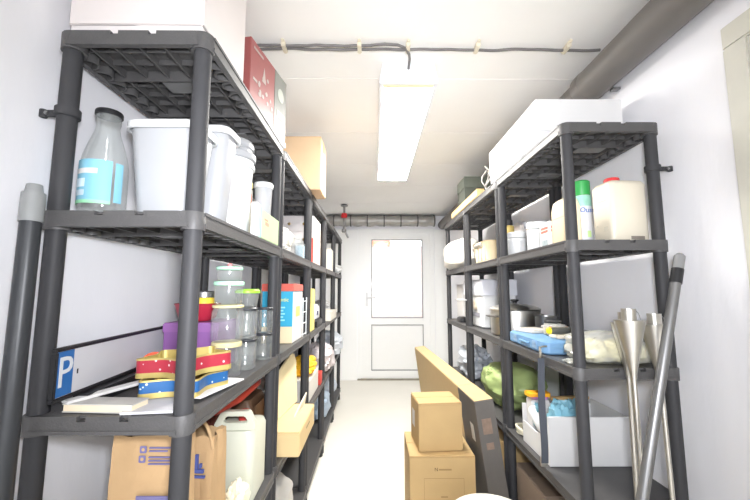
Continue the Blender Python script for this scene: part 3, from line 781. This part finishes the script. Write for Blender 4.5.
t = T('umbrella', 'rolled red umbrella lying above the jerrycan on fourth left shelf', 'umbrella', (0, 0, 0))
t.location = (-.455, 1.33, Z2 + .284)
obj('canopy', MB().tube([(-.05, -.13, .010), (-.02, -.02, .024), (.0, .12, .040), (.0, .15, .045)], [.016, .026, .022, .01], 12), mat('red_cloth', rgb(186, 62, 46), .6, var=.2), t)
obj('shaft', MB().tube([(-.054, -.15, .008), (-.062, -.19, .002)], .006, 8), STEELD, t)
# unit B goods
t = T('flat_carton', 'flat cream carton overhanging fourth left shelf beyond jerrycan', 'box', (-.385, 1.725, Z2 + E), .0)
CRC = mat('buff_cardboard', rgb(222, 196, 146), .65, var=.05)
obj('body', MB().box(-.095, .085, -.175, .20, 0, .092), CRC, t, bevel=.003)
obj('flap', MB().box(-.094, .084, -.174, .199, .0925, .097), CRC, t, bevel=.001)
obj('print', MB().box(.0851, .0858, -.02, .06, .055, .062), mat('grey_print', rgb(150, 130, 96), .6), t)
t = T('brown_satchel', 'dark brown leather satchel standing behind flat cream carton', 'bag', (-.475, 1.60 - .01, Z2 + .1))
t.location = (-.545, 1.66, Z2 + E)
obj('body', MB().loft([(0, .055, .11, .02), (.18, .05, .105, .02), (.215, .03, .09, .02)]), mat('brown_leather', rgb(104, 76, 56), .45, var=.15), t)
obj('flap', MB().box(.052, .058, -.10, .10, .08, .20), MATS['brown_leather'], t, bevel=.003)
t = T('folded_cardboard', 'folded cream cardboard sheets leaning upright on flat carton', 'cardboard', (-.40, 1.80, Z2 + .100))
obj('sheet', MB().poly3([(0, -.13, 0), (0, .14, 0), (0, .17, .20), (0, .15, .24), (0, .10, .25), (0, -.06, .20), (0, -.10, .185), (0, -.125, .15)], (.012, 0, 0)), mat('cream_board', rgb(238, 222, 178), .65), t, (-.02, .02, 0), (0, -.10, -.10), bevel=.002)
obj('sheet', MB().poly3([(0, -.08, 0), (0, .10, 0), (0, .11, .06), (0, .0, .035), (0, -.07, .012)], (.006, 0, 0)), mat('white_board', rgb(244, 238, 220), .65), t, (.045, 0, 0), (0, .12, -.05), bevel=.001)
tag(obj('silver_bag', MB().blob((0, 0, 0), (.09, .12, .075), 12, .25, 3, .8, .2), mat('grey_silver_cloth', rgb(176, 174, 184), .45, var=.2), None, (-.60, 1.93, Z2 + .0015)), 'grey silver bag at the back of the fourth left shelf', 'bag')
YEL = mat('yellow_orange_bag', rgb(246, 190, 52), .5, var=.12)
carton('grey_bin', 'pale grey box under the yellow bag on fourth left shelf', 'box', -.55, -.385, 2.26, 2.62, Z2 + E, .13, mat('pale_grey_card', rgb(214, 212, 206), .6))
tag(obj('yellow_bag', MB().blob((0, 0, 0), (.085, .12, .062), 14, .25, 3, .8, .18), YEL, None, (-.46, 2.43, Z2 + .133)), 'crumpled orange yellow bag on top of pale grey box', 'bag')
tag(obj('red_box', MB().box(-.035, .035, -.045, .045, 0, .085), mat('red_card', rgb(204, 70, 60), .5), None, (-.41, 2.71, Z2 + E), bevel=.003), 'small red box beside the pale grey box', 'box')
tag(obj('white_bag', MB().blob((0, 0, 0), (.12, .19, .12), 15, .25, 3, .8, .2), mat('white_pink_film', rgb(240, 230, 232), .4), None, (-.45, 3.17, Z2 + E)), 'bulging white plastic bag on fourth left shelf past the red box', 'bag')
tag(obj('white_bag', MB().blob((0, 0, 0), (.14, .22, .13), 16, .25, 3, .8, .2), mat('white_blue_film', rgb(230, 236, 244), .4), None, (-.46, 3.85, Z2 + E)), 'white plastic bag on fourth left shelf nearest the door', 'bag')
tag(obj('black_case', MB().loft([(0, .06, .07, .02), (.15, .06, .07, .02), (.17, .04, .05, .02)]), DARK, None, (-.62, 2.75, Z2 + E)), 'small black case at the back behind the red box', 'case')

# ================================================================== LEFT RACK, BOTTOM SHELF
tag(obj('white_sack', MB().blob((0, 0, 0), (.12, .16, .12), 18, .15, 3, .85, .08), mat('white_woven_sack', rgb(238, 236, 230), .7, bump=.2, bscale=300), None, (-.50, 1.82, Z1 + E)), 'plump white sack on the bottom left shelf', 'sack')
carton('storage_crate', 'grey blue crate at the back of bottom left shelf', 'crate', -.70, -.56, 2.25, 2.75, Z1 + E, .22, mat('blue_grey_plastic', rgb(150, 156, 168), .5), flaps=False)
tag(obj('blue_bag', MB().blob((0, 0, 0), (.10, .17, .12), 19, .25, 3, .8, .2), mat('grey_blue_film', rgb(168, 186, 204), .45, var=.2), None, (-.49, 3.3, Z1 + E)), 'grey blue plastic bag on bottom left shelf', 'bag')
tag(obj('blue_bag', MB().blob((0, 0, 0), (.10, .17, .11), 21, .25, 3, .8, .2), mat('pale_blue_film', rgb(196, 206, 218), .45, var=.2), None, (-.49, 3.95, Z1 + E)), 'pale blue bag on bottom left shelf nearest the door', 'bag')

# left leaning pole
def pole_obj(name, label, cat, p0, p1, parts):
    """parts: (part name, s0, s1 along p0->p1 in metres, r0, r1, material)"""
    p0, p1 = Vector(p0), Vector(p1); d = (p1 - p0).normalized()
    t = T(name, label, cat, p0, 0)
    for nm, s0, s1, r0, r1, m_ in parts:
        obj(nm, MB().tube([d * s0, d * s1], [r0, r1], 18), m_, t)
    return t
q0, q1 = Vector((-.617, .640, .0)), Vector((-.690, .722, 1.437))
Lp = (q1 - q0).length
pole_obj('broom_pole', 'dark tube with grey cap leaning by the left rack corner', 'pole', q0, q1,
         [('tube', 0, Lp - .075, .0175, .0175, mat('dark_glossy_tube', rgb(50, 52, 55), .38)), ('grip_cap', Lp - .078, Lp - .018, .0195, .0195, mat('grey_cap', rgb(132, 134, 134), .4)), ('hanging_tip', Lp - .018, Lp, .0155, .013, MATS['grey_cap'])])

# ================================================================== RIGHT RACK, TOP
t = T('white_box', 'long white lidded box on top of the right shelving', 'box', (.829, 1.68, Z5 + E))
obj('body', MB().box(-.17, .175, -.29, .29, 0, .170), mat('white_matte_card', rgb(236, 236, 240), .6, var=.02), t, bevel=.004)
obj('lid', MB().box(-.174, .181, -.294, .294, .045, .186), mat('white_matte_lid', rgb(240, 239, 238), .6, var=.02), t, bevel=.006)
t = T('storage_box', 'grey green lidded storage box on top of right shelving', 'box', (.835, 2.84, Z5 + E))
GG = mat('grey_green_card', rgb(88, 93, 84), .6, var=.05)
obj('body', MB().box(-.122, .068, -.10, .12, 0, .21), mat('dark_grey_green_card', rgb(76, 80, 72), .6), t, bevel=.003)
obj('lid', MB().box(-.128, .074, -.106, .126, .205, .295), GG, t, bevel=.003)
carton('flat_box', 'long flat yellow box along the top edge of right shelving', 'box', .652, .702, 2.22, 2.96, Z5 + E, .050, mat('yellow_buff_card', rgb(204, 178, 126), .6), flaps=True)
t = T('cable_coil', 'grey cable loop hanging beside the white box atop right shelving', 'cable', (.665, 2.06, Z5 + .004))
obj('loop', MB().tube([(.012 * math.sin(3 * a), .052 * math.sin(a), .068 + .064 * math.cos(a)) for a in [2 * PI * i / 28 for i in range(28)]], .0045, 8, closed=True), mat('grey_strap', rgb(150, 146, 140), .5), t)
obj('loop', MB().tube([(.02 + .01 * math.sin(2 * a), .02 + .045 * math.sin(a), .056 + .052 * math.cos(a)) for a in [2 * PI * i / 28 for i in range(28)]], .0045, 8, closed=True), MATS['grey_strap'], t)

# ================================================================== RIGHT RACK, SECOND SHELF
JC = mat('ivory_plastic', rgb(214, 206, 188), .4, var=.03)
def jug(name, label, cx, cy, hx, hy, h, m_, cap, capx=0, rz=0, capm=None):
    t = T(name, label, 'jug', (cx, cy, Z4 + E), rz)
    obj('body', MB().loft([(0, hx - .008, hy - .008, .014), (.008, hx, hy, .018), (h - .018, hx, hy, .018), (h - .005, hx - .006, hy - .006, .018), (h, hx - .018, hy - .018, .016)], 6), m_, t, sharp=50)
    obj('cap', MB().lathe([(.026, h - .004), (.026, h + .012), (.0235, h + .016)], capx, 0, 0, 20), capm, t)
    return t
t = jug('plastic_jug', 'ivory plastic jug with red cap at front of right shelving', .908, 1.306, .070, .054, .224, JC, True, -.022, .06, mat('red_screw_cap', rgb(214, 66, 66), .4))
obj('print', MB().box(-.0708, -.0701, -.03, .02, .15, .154).box(-.0708, -.0701, .02, .03, .06, .066).box(-.0708, -.0701, -.03, -.01, .04, .056), mat('grey_text_print', rgb(190, 184, 168), .6), t)
obj('label_remnant', MB().box(-.005, .045, -.0499, -.0541, .006, .018), mat('dark_stain', rgb(120, 112, 104), .7, var=.4, scale=60), t)
t = T('spray_can', 'white aerosol can with green cap and blue lettering on right shelf', 'spray can', (.843, 1.425, Z4 + E), 0)
obj('can', MB().lathe([(.030, 0), (.032, .004), (.032, .195), (.029, .205)], seg=28), mat('white_can', rgb(236, 238, 244), .35), t)
obj('cap', MB().lathe([(.0295, .2055), (.031, .21), (.0315, .262), (.026, .267), (.022, .257)], seg=28), mat('green_cap', rgb(56, 158, 80), .4), t)
obj('label_band', label_arc(.0322, .160, .203, -PI, PI, 36), mat('green_scene_print', rgb(150, 204, 186), .45, var=.35, scale=40), t)
obj('base_band', label_arc(.0322, .004, .022, -PI, PI, 36), mat('blue_band', rgb(96, 130, 200), .45), t)
obj('leaf_print', label_arc(.0324, .035, .06, -PI * .55, -PI * .40, 8), mat('leaf_print', rgb(190, 220, 150), .5), t)
text('lettering', 'Oust', .028, mat('blue_letters', rgb(40, 90, 170), .5), t, (-.003, -.0338, .142), (PI / 2, 0, .0), shear=.15)
t = T('canister', 'cream plastic canister with rounded shoulders behind the front right post', 'canister', (.733, 1.352, Z4 + E))
obj('body', MB().loft([(0, .025, .056, .012), (.006, .028, .062, .014), (.135, .028, .062, .014), (.165, .024, .052, .014), (.175, .014, .03, .01)], 5), mat('cream_plastic', rgb(228, 212, 180), .45), t)
obj('print_line', MB().box(-.0287, -.0281, -.05, .05, .10, .103), mat('pink_line', rgb(224, 170, 150), .5), t)
t = T('medicine_box', 'small white box with red lettering beside the cream canister', 'box', (.748, 1.482, Z4 + E))
obj('body', MB().box(-.036, .040, -.045, .045, 0, .108), WHITE, t, bevel=.002)
obj('red_print', MB().box(-.0368, -.0361, -.03, .03, .078, .088).box(-.0368, -.0361, -.028, .03, .064, .074).box(-.03, .03, -.0458, -.0451, .078, .088).box(-.03, .028, -.0458, -.0451, .064, .074), mat('red_print', rgb(226, 110, 92), .5), t)
obj('picture_print', MB().box(-.0368, -.0361, -.025, .025, .008, .035), mat('grey_picture', rgb(150, 160, 164), .5, var=.5, scale=60), t)
def white_jar(label, x, y, r, h):
    t = T('white_jar', label, 'jar', (x, y, Z4 + E), 0, 'white jars on the right shelf')
    obj('body', MB().lathe([(r * .94, 0), (r, .005), (r, h * .72), (r * .92, h * .76)], seg=28), WPLAS, t)
    obj('lid', MB().lathe([(r * .97, h * .77), (r * 1.0, h * .78), (r * 1.0, h * .97), (r * .95, h), (r * .4, h)], seg=28), WPLAS, t)
    obj('ring', MB().lathe([(r * 1.005, h * .60), (r * 1.03, h * .61), (r * 1.03, h * .64), (r * 1.005, h * .65)], seg=28), WPLAS, t)
white_jar('white lidded jar next to the small red-lettered box', .757, 1.645, .045, .138)
white_jar('wider white jar, first behind the right rack posts', .765, 1.90, .050, .132)
white_jar('white jar at the back, behind the red-lettered box', .88, 1.62, .05, .12)
t = T('glue_tube', 'yellow tube with black cap standing behind the white jars', 'tube', (.80, 2.10, Z4 + E))
obj('tube', MB().loft([(.02, .030, .004, .003), (.12, .030, .022, .02), (.20, .028, .026, .025), (.205, .02, .02, .019)], 5), mat('dull_yellow_tube', rgb(186, 164, 96), .45), t)
obj('cap', MB().lathe([(.0195, .206), (.022, .208), (.022, .236), (.019, .24)], seg=20), DARK, t)
obj('foot', MB().lathe([(.03, 0), (.03, .02)], seg=18), DARK, t)
t = T('plastic_basket', 'cream plastic basket with grey rolled handle on right shelf', 'basket', (.785, 2.36, Z4 + E))
PBK = mat('cream_basket_plastic', rgb(240, 222, 186), .45)
obj('body', MB().loft([(0, .075, .13, .02), (.133, .088, .15, .02), (.138, .094, .156, .02), (.138, .085, .147, .02), (.005, .072, .127, .02)], 4), PBK, t, sharp=50)
obj('slats', MB().box(-.088, -.083, -.10, -.07, .02, .10).box(-.088, -.083, -.03, 0, .02, .10).box(-.088, -.083, .04, .07, .02, .10), CREAMW, t)
obj('handle', MB().tube([(-.092, -.07 + .14 * i / 8, .118 + .006 * math.sin(PI * i / 8)) for i in range(9)], .013, 12), mat('grey_roll', rgb(170, 166, 156), .5), t)
tag(obj('plastic_bag', MB().blob((0, 0, 0), (.062, .18, .145), 23, .2, 3, .8, .15), mat('white_bag_film', rgb(238, 238, 240), .4), None, (.945, 2.30, Z4 + E)), 'full white plastic bag behind the cream basket', 'bag')
tag(obj('plastic_bag', MB().blob((0, 0, 0), (.150, .23, .135), 24, .16, 2.5, .8, .06, slump=.28), mat('off_white_film', rgb(240, 236, 226), .4), None, (.755, 2.98, Z4 + E)), 'big off-white plastic bag spilling over right shelf nearest the door', 'bag')

# ================================================================== RIGHT RACK, THIRD SHELF
t = T('cooking_pot', 'large stainless cooking pot with domed lid on right shelf', 'pot', (.815, 2.10, Z3 + E), .35)
obj('body', MB().lathe([(.126, 0), (.134, .006), (.136, .138), (.139, .142), (.134, .142), (.130, .01)], seg=40), STEEL, t)
obj('lid', MB().lathe([(.138, .143), (.139, .146), (.122, .157), (.07, .169), (.02, .174)], seg=40), STEEL, t)
obj('lid_knob', MB().lathe([(.012, .174), (.012, .184), (.024, .19), (.022, .198), (.008, .20)], seg=20), DARK, t)
for sx in (-1, 1):
    obj('handle', MB().tube([(sx * .126, -.045, .105), (sx * .165, -.040, .108), (sx * .178, 0, .11), (sx * .165, .040, .108), (sx * .126, .045, .105)], .006, 8), STEELD, t)
t = T('small_saucepan', 'smaller dark steel saucepan with loop handle right of big pot', 'pot', (.897, 1.895, Z3 + E))
obj('body', MB().lathe([(.050, 0), (.055, .004), (.055, .115), (.057, .118), (.053, .118), (.051, .006)], seg=28), STEELD, t)
obj('handle', MB().tube([(-.03, -.047, .095), (-.03, -.085, .098), (.03, -.085, .098), (.03, -.047, .095)], .005, 8), STEELD, t)
t = T('bread_machine', 'white bread machine with open lid flap behind the pot', 'appliance', (.832, 2.63, Z3 + E))
obj('body', MB().loft([(0, .105, .215, .015), (.01, .115, .228, .018), (.215, .115, .228, .018)], 5), WPLAS, t)
obj('lid', MB().loft([(.216, .122, .236, .012), (.316, .122, .236, .012), (.322, .116, .230, .012)], 5), mat('white_blue_plastic', rgb(232, 234, 242), .35), t)
obj('flap', MB().box(-.21, -.123, -.02, .16, .176, .184), WPLAS, t, bevel=.003)
obj('dial', MB().lathe([(.035, 0), (.033, .012), (.012, .014)], seg=24), mat('beige_dial', rgb(196, 184, 166), .4), t, (-.116, -.09, .15), (0, -PI / 2, 0))
obj('base_band', MB().box(-.119, -.1155, -.17, .17, .07, .098), mat('grey_band', rgb(150, 150, 160), .4), t)
carton('paper_box', 'upright white box on third right shelf nearest the door', 'box', .74, .96, 3.02, 3.22, Z3 + E, .30, WHITE)
tag(obj('black_cable_adapter', MB().loft([(0, .03, .07, .015), (.03, .03, .07, .015), (.04, .02, .05, .012)]), DARK, None, (.715, 2.93, Z3 + E)), 'black power adapter at edge of third right shelf', 'adapter')
# blue tool case
BLU = mat('sky_blue_plastic', rgb(112, 152, 190), .4, var=.04)
t = T('tool_case', 'sky blue plastic tool case on third right shelf', 'tool case', (.779, 1.640, Z3 + E), -.02)
obj('lower_shell', MB().loft([(0, .098, .195, .02), (.006, .104, .202, .024), (.026, .104, .202, .024)], 4), BLU, t)
obj('upper_shell', MB().loft([(.0265, .104, .202, .024), (.046, .104, .202, .024), (.054, .092, .19, .022)], 4), BLU, t)
for yy in (-.11, .10):
    obj('latch', MB().box(-.1085, -.1035, yy - .02, yy + .02, .012, .044).box(-.111, -.108, yy - .016, yy + .016, .03, .042), mat('pale_blue_latch', rgb(130, 160, 190), .4), t, bevel=.001)
obj('grip', MB().tube([(-.104, -.05, .026), (-.125 + .015, -.045, .026), (-.110, .045, .026), (-.104, .05, .026)], .005, 8), BLU, t)
zt = Z3 + E + .0548
t = T('screwdriver', 'black and yellow handled screwdriver lying on the blue case', 'screwdriver', (.722, 1.50, zt + .0160 + .0155), .0)
t.rotation_euler = (0, 0, .10)
obj('handle', MB().tube([(0, 0, 0), (.012, 0, 0), (.02, 0, 0), (.10, 0, 0), (.11, 0, 0)], [.010, .0145, .0135, .0135, .0145], 14), mat('dark_grip', rgb(84, 84, 78), .5), t)
obj('end_cap', MB().tube([(-.012, 0, 0), (-.008, 0, 0), (.0, 0, 0)], [.009, .0135, .0145], 14), mat('bright_yellow_plastic', rgb(244, 214, 40), .4), t)
obj('end_cap', MB().tube([(.1105, 0, 0), (.125, 0, 0)], [.0145, .010], 14), MATS['bright_yellow_plastic'], t)
obj('blade', MB().tube([(.125, 0, 0), (.17, 0, -.004)], .004, 8), STEELD, t)
tag(obj('paper_packet', MB().box(-.06, .06, -.06, .07, 0, .014), CREAMW, None, (.765, 1.745, zt + .001), (0, 0, .3), bevel=.003), 'cream paper packet on the far end of blue case', 'packet')
t = T('small_tin', 'small pale tin with coloured bands on the blue case', 'tin', (.815, 1.62, zt + .001), -.25)
obj('body', MB().box(-.055, .055, -.03, .03, 0, .032), mat('pale_tin', rgb(206, 200, 180), .35, .3, var=.1), t, bevel=.003)
obj('band', MB().box(-.03, -.024, -.0306, .0306, 0, .0326).box(.038, .045, -.0306, .0306, 0, .0326), mat('rust_band', rgb(196, 116, 84), .5), t)
tag(obj('white_packet', MB().blob((0, 0, 0), (.05, .08, .02), 26, .2, 3, .8, .15), mat('white_foil', rgb(236, 234, 228), .4), None, (.90 - .03, 1.76 - .005, zt + .001)), 'crumpled white packet at the back of blue case', 'packet')
tag(obj('tape_measure', MB().box(-.06, .055, -.03, .035, 0, .0155), mat('cream_plastic_case', rgb(226, 216, 196), .45), None, (.80, 1.52, zt + .0005), (0, 0, .1), bevel=.005), 'flat cream plastic piece behind the screwdriver', 'plastic piece')
# film bag with yellow contents
t = T('film_bag', 'clear film bag of pale yellow goods at front of right shelf', 'bag', (.840, 1.310, Z3 + E))
obj('film', MB().blob((0, 0, 0), (.150, .092, .058), 27, .12, 4, .7, .10), FILM, t)
PY = mat('pale_yellow_goods', rgb(222, 212, 160), .6, var=.1)
for k, (x, y, a, b_) in enumerate(((-.066, .0, .048, .06), (.02, -.01, .05, .07), (.085, .01, .034, .065))):
    obj('contents', MB().blob((x, y, .004), (a, b_ * .88, .040), 30 + k, .15, 3, .85), PY, t)
obj('neck', MB().blob((-.146, -.02, .002), (.03, .03, .006), 33, .3, 3, .8, .2), FILM, t)

# ================================================================== RIGHT RACK, FOURTH SHELF
t = T('green_bag', 'bulging green plastic bag on fourth right shelf', 'bag', (.842, 2.28, Z2 + E))
obj('bag', MB().blob((0, 0, 0), (.168, .25, .125), 40, .14, 2.4, .85, .09, 56, 32), mat('green_film', rgb(166, 184, 122), .4, var=.12, bump=.2, bscale=30), t)
obj('knot', MB().blob((-.11, -.02, .15), (.045, .06, .03), 41, .35, 4, .9, .25), MATS['green_film'], t)
t = T('white_box', 'open white cardboard box on fourth right shelf holding a teal bag', 'box', (.838, 1.592, Z2 + E))
WB = mat('white_board_box', rgb(232, 232, 232), .65, var=.03)
hx, hy, h = .158, .124, .182
b = MB().box(-hx, hx, -hy, hy, 0, .006).box(-hx, hx, -hy, -hy + .006, .006, h).box(-hx, hx, hy - .006, hy, .006, h - .02).box(hx - .006, hx, -hy + .006, hy - .006, .006, h)
obj('body', b, WB, t)
obj('side', MB().poly3([(-hx, -hy + .006, .006), (-hx, hy - .006, .006), (-hx, hy - .006, .09), (-hx, 0, .085), (-hx, -hy + .006, .10)], (.006, 0, 0)), WB, t)
obj('flap', MB().box(-hx, hx, -hy - .003, -hy - .0004, h - .05, h), WB, t)
TEAL = mat('teal_film', rgb(126, 178, 196), .4, var=.2, bump=.25, bscale=40)
tag(obj('teal_bag', MB().blob((0, 0, 0), (.085, .05, .115), 43, .25, 3.5, .85, .22), TEAL, None, (.80, 1.535, Z2 + .012)), 'crumpled teal plastic bag inside the open white box', 'bag')
tag(obj('teal_bag_corner', MB().blob((0, 0, 0), (.02, .035, .055), 44, .3, 3.5, .85, .22), TEAL, None, (.712, 1.625, Z2 + .085)), 'teal bag scrap hanging out over the low side of white box', 'bag')
tag(obj('white_carton', MB().box(-.04, .04, -.028, .028, 0, .185), WHITE, None, (.735, 1.675, Z2 + .0085), bevel=.003), 'small upright white carton in the open box', 'carton')
tag(obj('orange_lid', MB().loft([(0, .05, .028, .012), (.014, .05, .028, .012)]), mat('orange_plastic', rgb(250, 176, 40), .4), None, (.735, 1.675, Z2 + .208)), 'bright orange plastic lid on top in the white box', 'lid')
tag(obj('purple_cloth', MB().blob((0, 0, 0), (.035, .024, .007), 46, .2, 3, .9, .1), mat('lilac_cloth', rgb(214, 158, 226), .6), None, (.742, 1.668, Z2 + .1945)), 'lilac cloth under the orange lid in white box', 'cloth')
t = T('spray_bottle', 'white plastic bottle lying tilted in the low side of white box', 'bottle', (.688, 1.53, Z2 + .075), 0)
t.rotation_euler = (.55, 0, .05)
obj('body', MB().lathe([(.02, 0), (.024, .006), (.024, .10), (.014, .12)], seg=20), WPLAS, t, (0, .10, 0), (PI / 2, 0, 0))
obj('cap', MB().lathe([(.0145, .1205), (.0145, .14), (.012, .143)], seg=16), WPLAS, t, (0, .10, 0), (PI / 2, 0, 0))
t.location = (.702, 1.56, Z2 + .108)
obj_k = tag(obj('wooden_strip', MB().box(-.09, .09, -.012, .012, 0, .014), TAN, None, (.885, 1.69, Z2 + .185), (0, 0, .12), bevel=.002), 'brown strip lying across the back of the white box', 'strip')
t = T('rope_coil', 'coil of cream rope on fourth right shelf beside white box', 'rope', (.728, 1.785, Z2 + E))
for k in range(3):
    obj('loop', MB().tube([(.042 * math.cos(a) * (1 + .06 * k), .054 * math.sin(a), .007 + .011 * k + .004 * math.sin(2 * a + k)) for a in [2 * PI * i / 28 for i in range(28)]], .006, 8, closed=True), mat('cream_rope', rgb(226, 220, 196), .8, bump=.4, bscale=200), t)
t = T('lanyard_strap', 'dark grey blue strap hanging from third right shelf by metal hook', 'strap', (.643, 1.425, 0))
pts = [(0, -.006 + .012 * math.sin(i * .35) * i / 16 + .018 * i / 16, .965 - .385 * i / 16) for i in range(17)]
sb = MB(); sb.rings([[(px + w, py + s_ * .0012, pz_) for s_, w in ((-1, -.013), (-1, .013), (1, .013), (1, -.013))] for px, py, pz_ in pts])
obj('webbing', sb, mat('grey_blue_webbing', rgb(72, 76, 84), .6, var=.1), t)
obj('hook', MB().tube([(0, 0, .965), (-.002, -.012, .985), (0, 0, 1.005), (.004, .010, .99), (0, 0, .968)], .0035, 8).tube([(.0, 0, 1.003), (.012, 0, 1.008), (.03, .005, 1.008)], .003, 8), STEEL, t)
obj('end_clip', MB().box(-.012, .012, .008, .016, .565, .60), STEEL, t, bevel=.002)
tag(obj('white_bag', MB().blob((0, 0, 0), (.12, .2, .12), 48, .25, 3, .8, .2), mat('white_blue_bag_film', rgb(226, 232, 240), .4, var=.1), None, (.81, 2.96, Z2 + E)), 'white and blue plastic bag behind the green bag', 'bag')

# ================================================================== RIGHT RACK, BOTTOM SHELF
carton('cardboard_box', 'dull brown cardboard box on bottom right shelf near the camera', 'box', .69, .955, 1.55, 1.845, Z1 + E, .27, mat('dull_brown_card', rgb(122, 106, 92), .7))
carton('cardboard_box', 'tan cardboard box on bottom right shelf behind the dull one', 'box', .68, .96, 1.95, 2.45, Z1 + E, .30, TAN)

# ================================================================== LEANING THINGS ON THE RIGHT
def torch(label, foot, top):
    p0, p1 = Vector(foot), Vector(top); Ln = (p1 - p0).length
    t = T('garden_torch', label, 'garden torch', p0, 0, 'steel garden torches')
    t.rotation_mode = 'QUATERNION'; t.rotation_quaternion = Vector((0, 0, 1)).rotation_difference(p1 - p0)
    obj('rod', MB().lathe([(.004, 0), (.0074, .03), (.0074, Ln - .19)], seg=14), STEEL, t)
    obj('cone', MB().lathe([(.0084, Ln - .205), (.0095, Ln - .19), (.041, Ln - .037), (.0415, Ln - .034), (.020, Ln - .034)], seg=30), STEEL, t)
    obj('burner', MB().lathe([(.0195, Ln - .0335), (.0195, Ln), (.016, Ln), (.014, Ln - .02)], seg=24), STEEL, t)
    obj('chain', MB().tube([(.02, 0, Ln - .004), (.03, .002, Ln - .012), (.036, .004, Ln - .024), (.038, .004, Ln - .033)], .0012, 6), STEELD, t)
    return t
torch('front steel garden torch of the left cluster leaning at right shelves', (.765, 1.085, 0), (.773, 1.105, 1.168))
torch('steel garden torch half hidden behind left of the front torch', (.795, 1.165, 0), (.822, 1.194, 1.152))
torch('front steel garden torch of the right cluster, crossed by the long pole', (.885, 1.125, 0), (.892, 1.160, 1.150))
q0, q1 = Vector((.486, .948, 0)), Vector((.944, 1.102, 1.335))
Lp = (q1 - q0).length
pole_obj('telescopic_pole', 'long grey metal pole with dark band leaning across right rack', 'pole', q0, q1,
         [('tube', 0, Lp - .095, .0148, .0140, mat('satin_grey_metal', rgb(124, 124, 124), .36, .6)), ('grip_band', Lp - .096, Lp - .05, .0160, .0160, DARK), ('cap', Lp - .05, Lp - .008, .0150, .0145, mat('grey_cap_metal', rgb(128, 128, 128), .4)), ('cap_tip', Lp - .008, Lp, .0145, .008, MATS['grey_cap_metal'])])

# ================================================================== FLOOR
LOGO = mat('dark_print', rgb(84, 66, 40), .6)
t = carton('cardboard_carton', 'larger lower tan carton of the stack on the floor', 'box', .172, .482, 1.80, 2.10, 0.001, .445, TAN, rz=.0, flaps=True)
LC = t
text('lettering', 'N', .022, LOGO, t, (-.03, -.1508, .385), FACE_CAM)
obj('print', MB().box(-.018, .042, -.1508, -.1502, .381, .388).box(-.01, .022, -.1508, -.1502, .262, .267), mat('faint_print', rgb(150, 122, 80), .6), t)
obj('print_outline', MB().box(-.088, .10, -.1506, -.1502, .345, .3465).box(-.088, -.0865, -.1506, -.1502, .16, .345).box(.0985, .10, -.1506, -.1502, .16, .345), MATS['faint_print'], t)
t = carton('cardboard_carton', 'smaller upper tan carton stacked on the lower carton', 'box', .213, .430, 1.845, 2.045, .448, .225, TAN, rz=.09, tape=False)
obj('address_label', MB().box(-.1092, -.1087, .0, .06, .08, .16), WHITE, t)
# long flat carton leaning on the stack
DKC = mat('dark_grey_card', rgb(98, 94, 90), .6, var=.1)
p_near, p_far = Vector((.572, 1.78, 0)), Vector((.475, 3.42, 0))
d = (p_far - p_near); Ln = d.length
t = T('long_carton', 'long flat cardboard box on edge leaning against the carton stack', 'box', p_near + Vector((0, 0, .012)), 0)
rzv = math.atan2(-d.x, d.y)
t.rotation_euler = (0, -.135, rzv)
Hh, Th = .695, .092
obj('body', MB().box(0, Th, .28, Ln, 0, Hh), mat('buff_long_card', rgb(200, 174, 128), .65, var=.05), t, bevel=.003)
obj('dark_end', MB().box(0, Th, 0, .2795, 0, Hh - .002), DKC, t, bevel=.003)
obj('top_flap', MB().box(.001, Th - .001, .004, .2795, Hh - .002, Hh), MATS['buff_long_card'], t)
obj('end_print', MB().box(.02, .065, -.0012, -.0004, .54, .61).box(.025, .06, -.0012, -.0004, .47, .50), mat('rust_grey_print', rgb(132, 112, 98), .6, var=.3, scale=50), t)
obj('side_print', MB().box(-.0012, -.0004, .08, .13, .48, .56), mat('pale_card_print', rgb(210, 206, 196), .6), t)
t = T('white_bucket', 'white round bucket with lid on the floor before the cartons', 'bucket', (.412, 1.337, 0.001))
obj('body', MB().lathe([(.125, 0), (.13, .006), (.145, .425), (.142, .425)], seg=40), WPLAS, t)
obj('lid', MB().lathe([(.150, .415), (.152, .42), (.152, .438), (.147, .446), (.138, .446), (.134, .440), (.02, .440)], seg=40), mat('ivory_lid', rgb(238, 234, 222), .4), t)
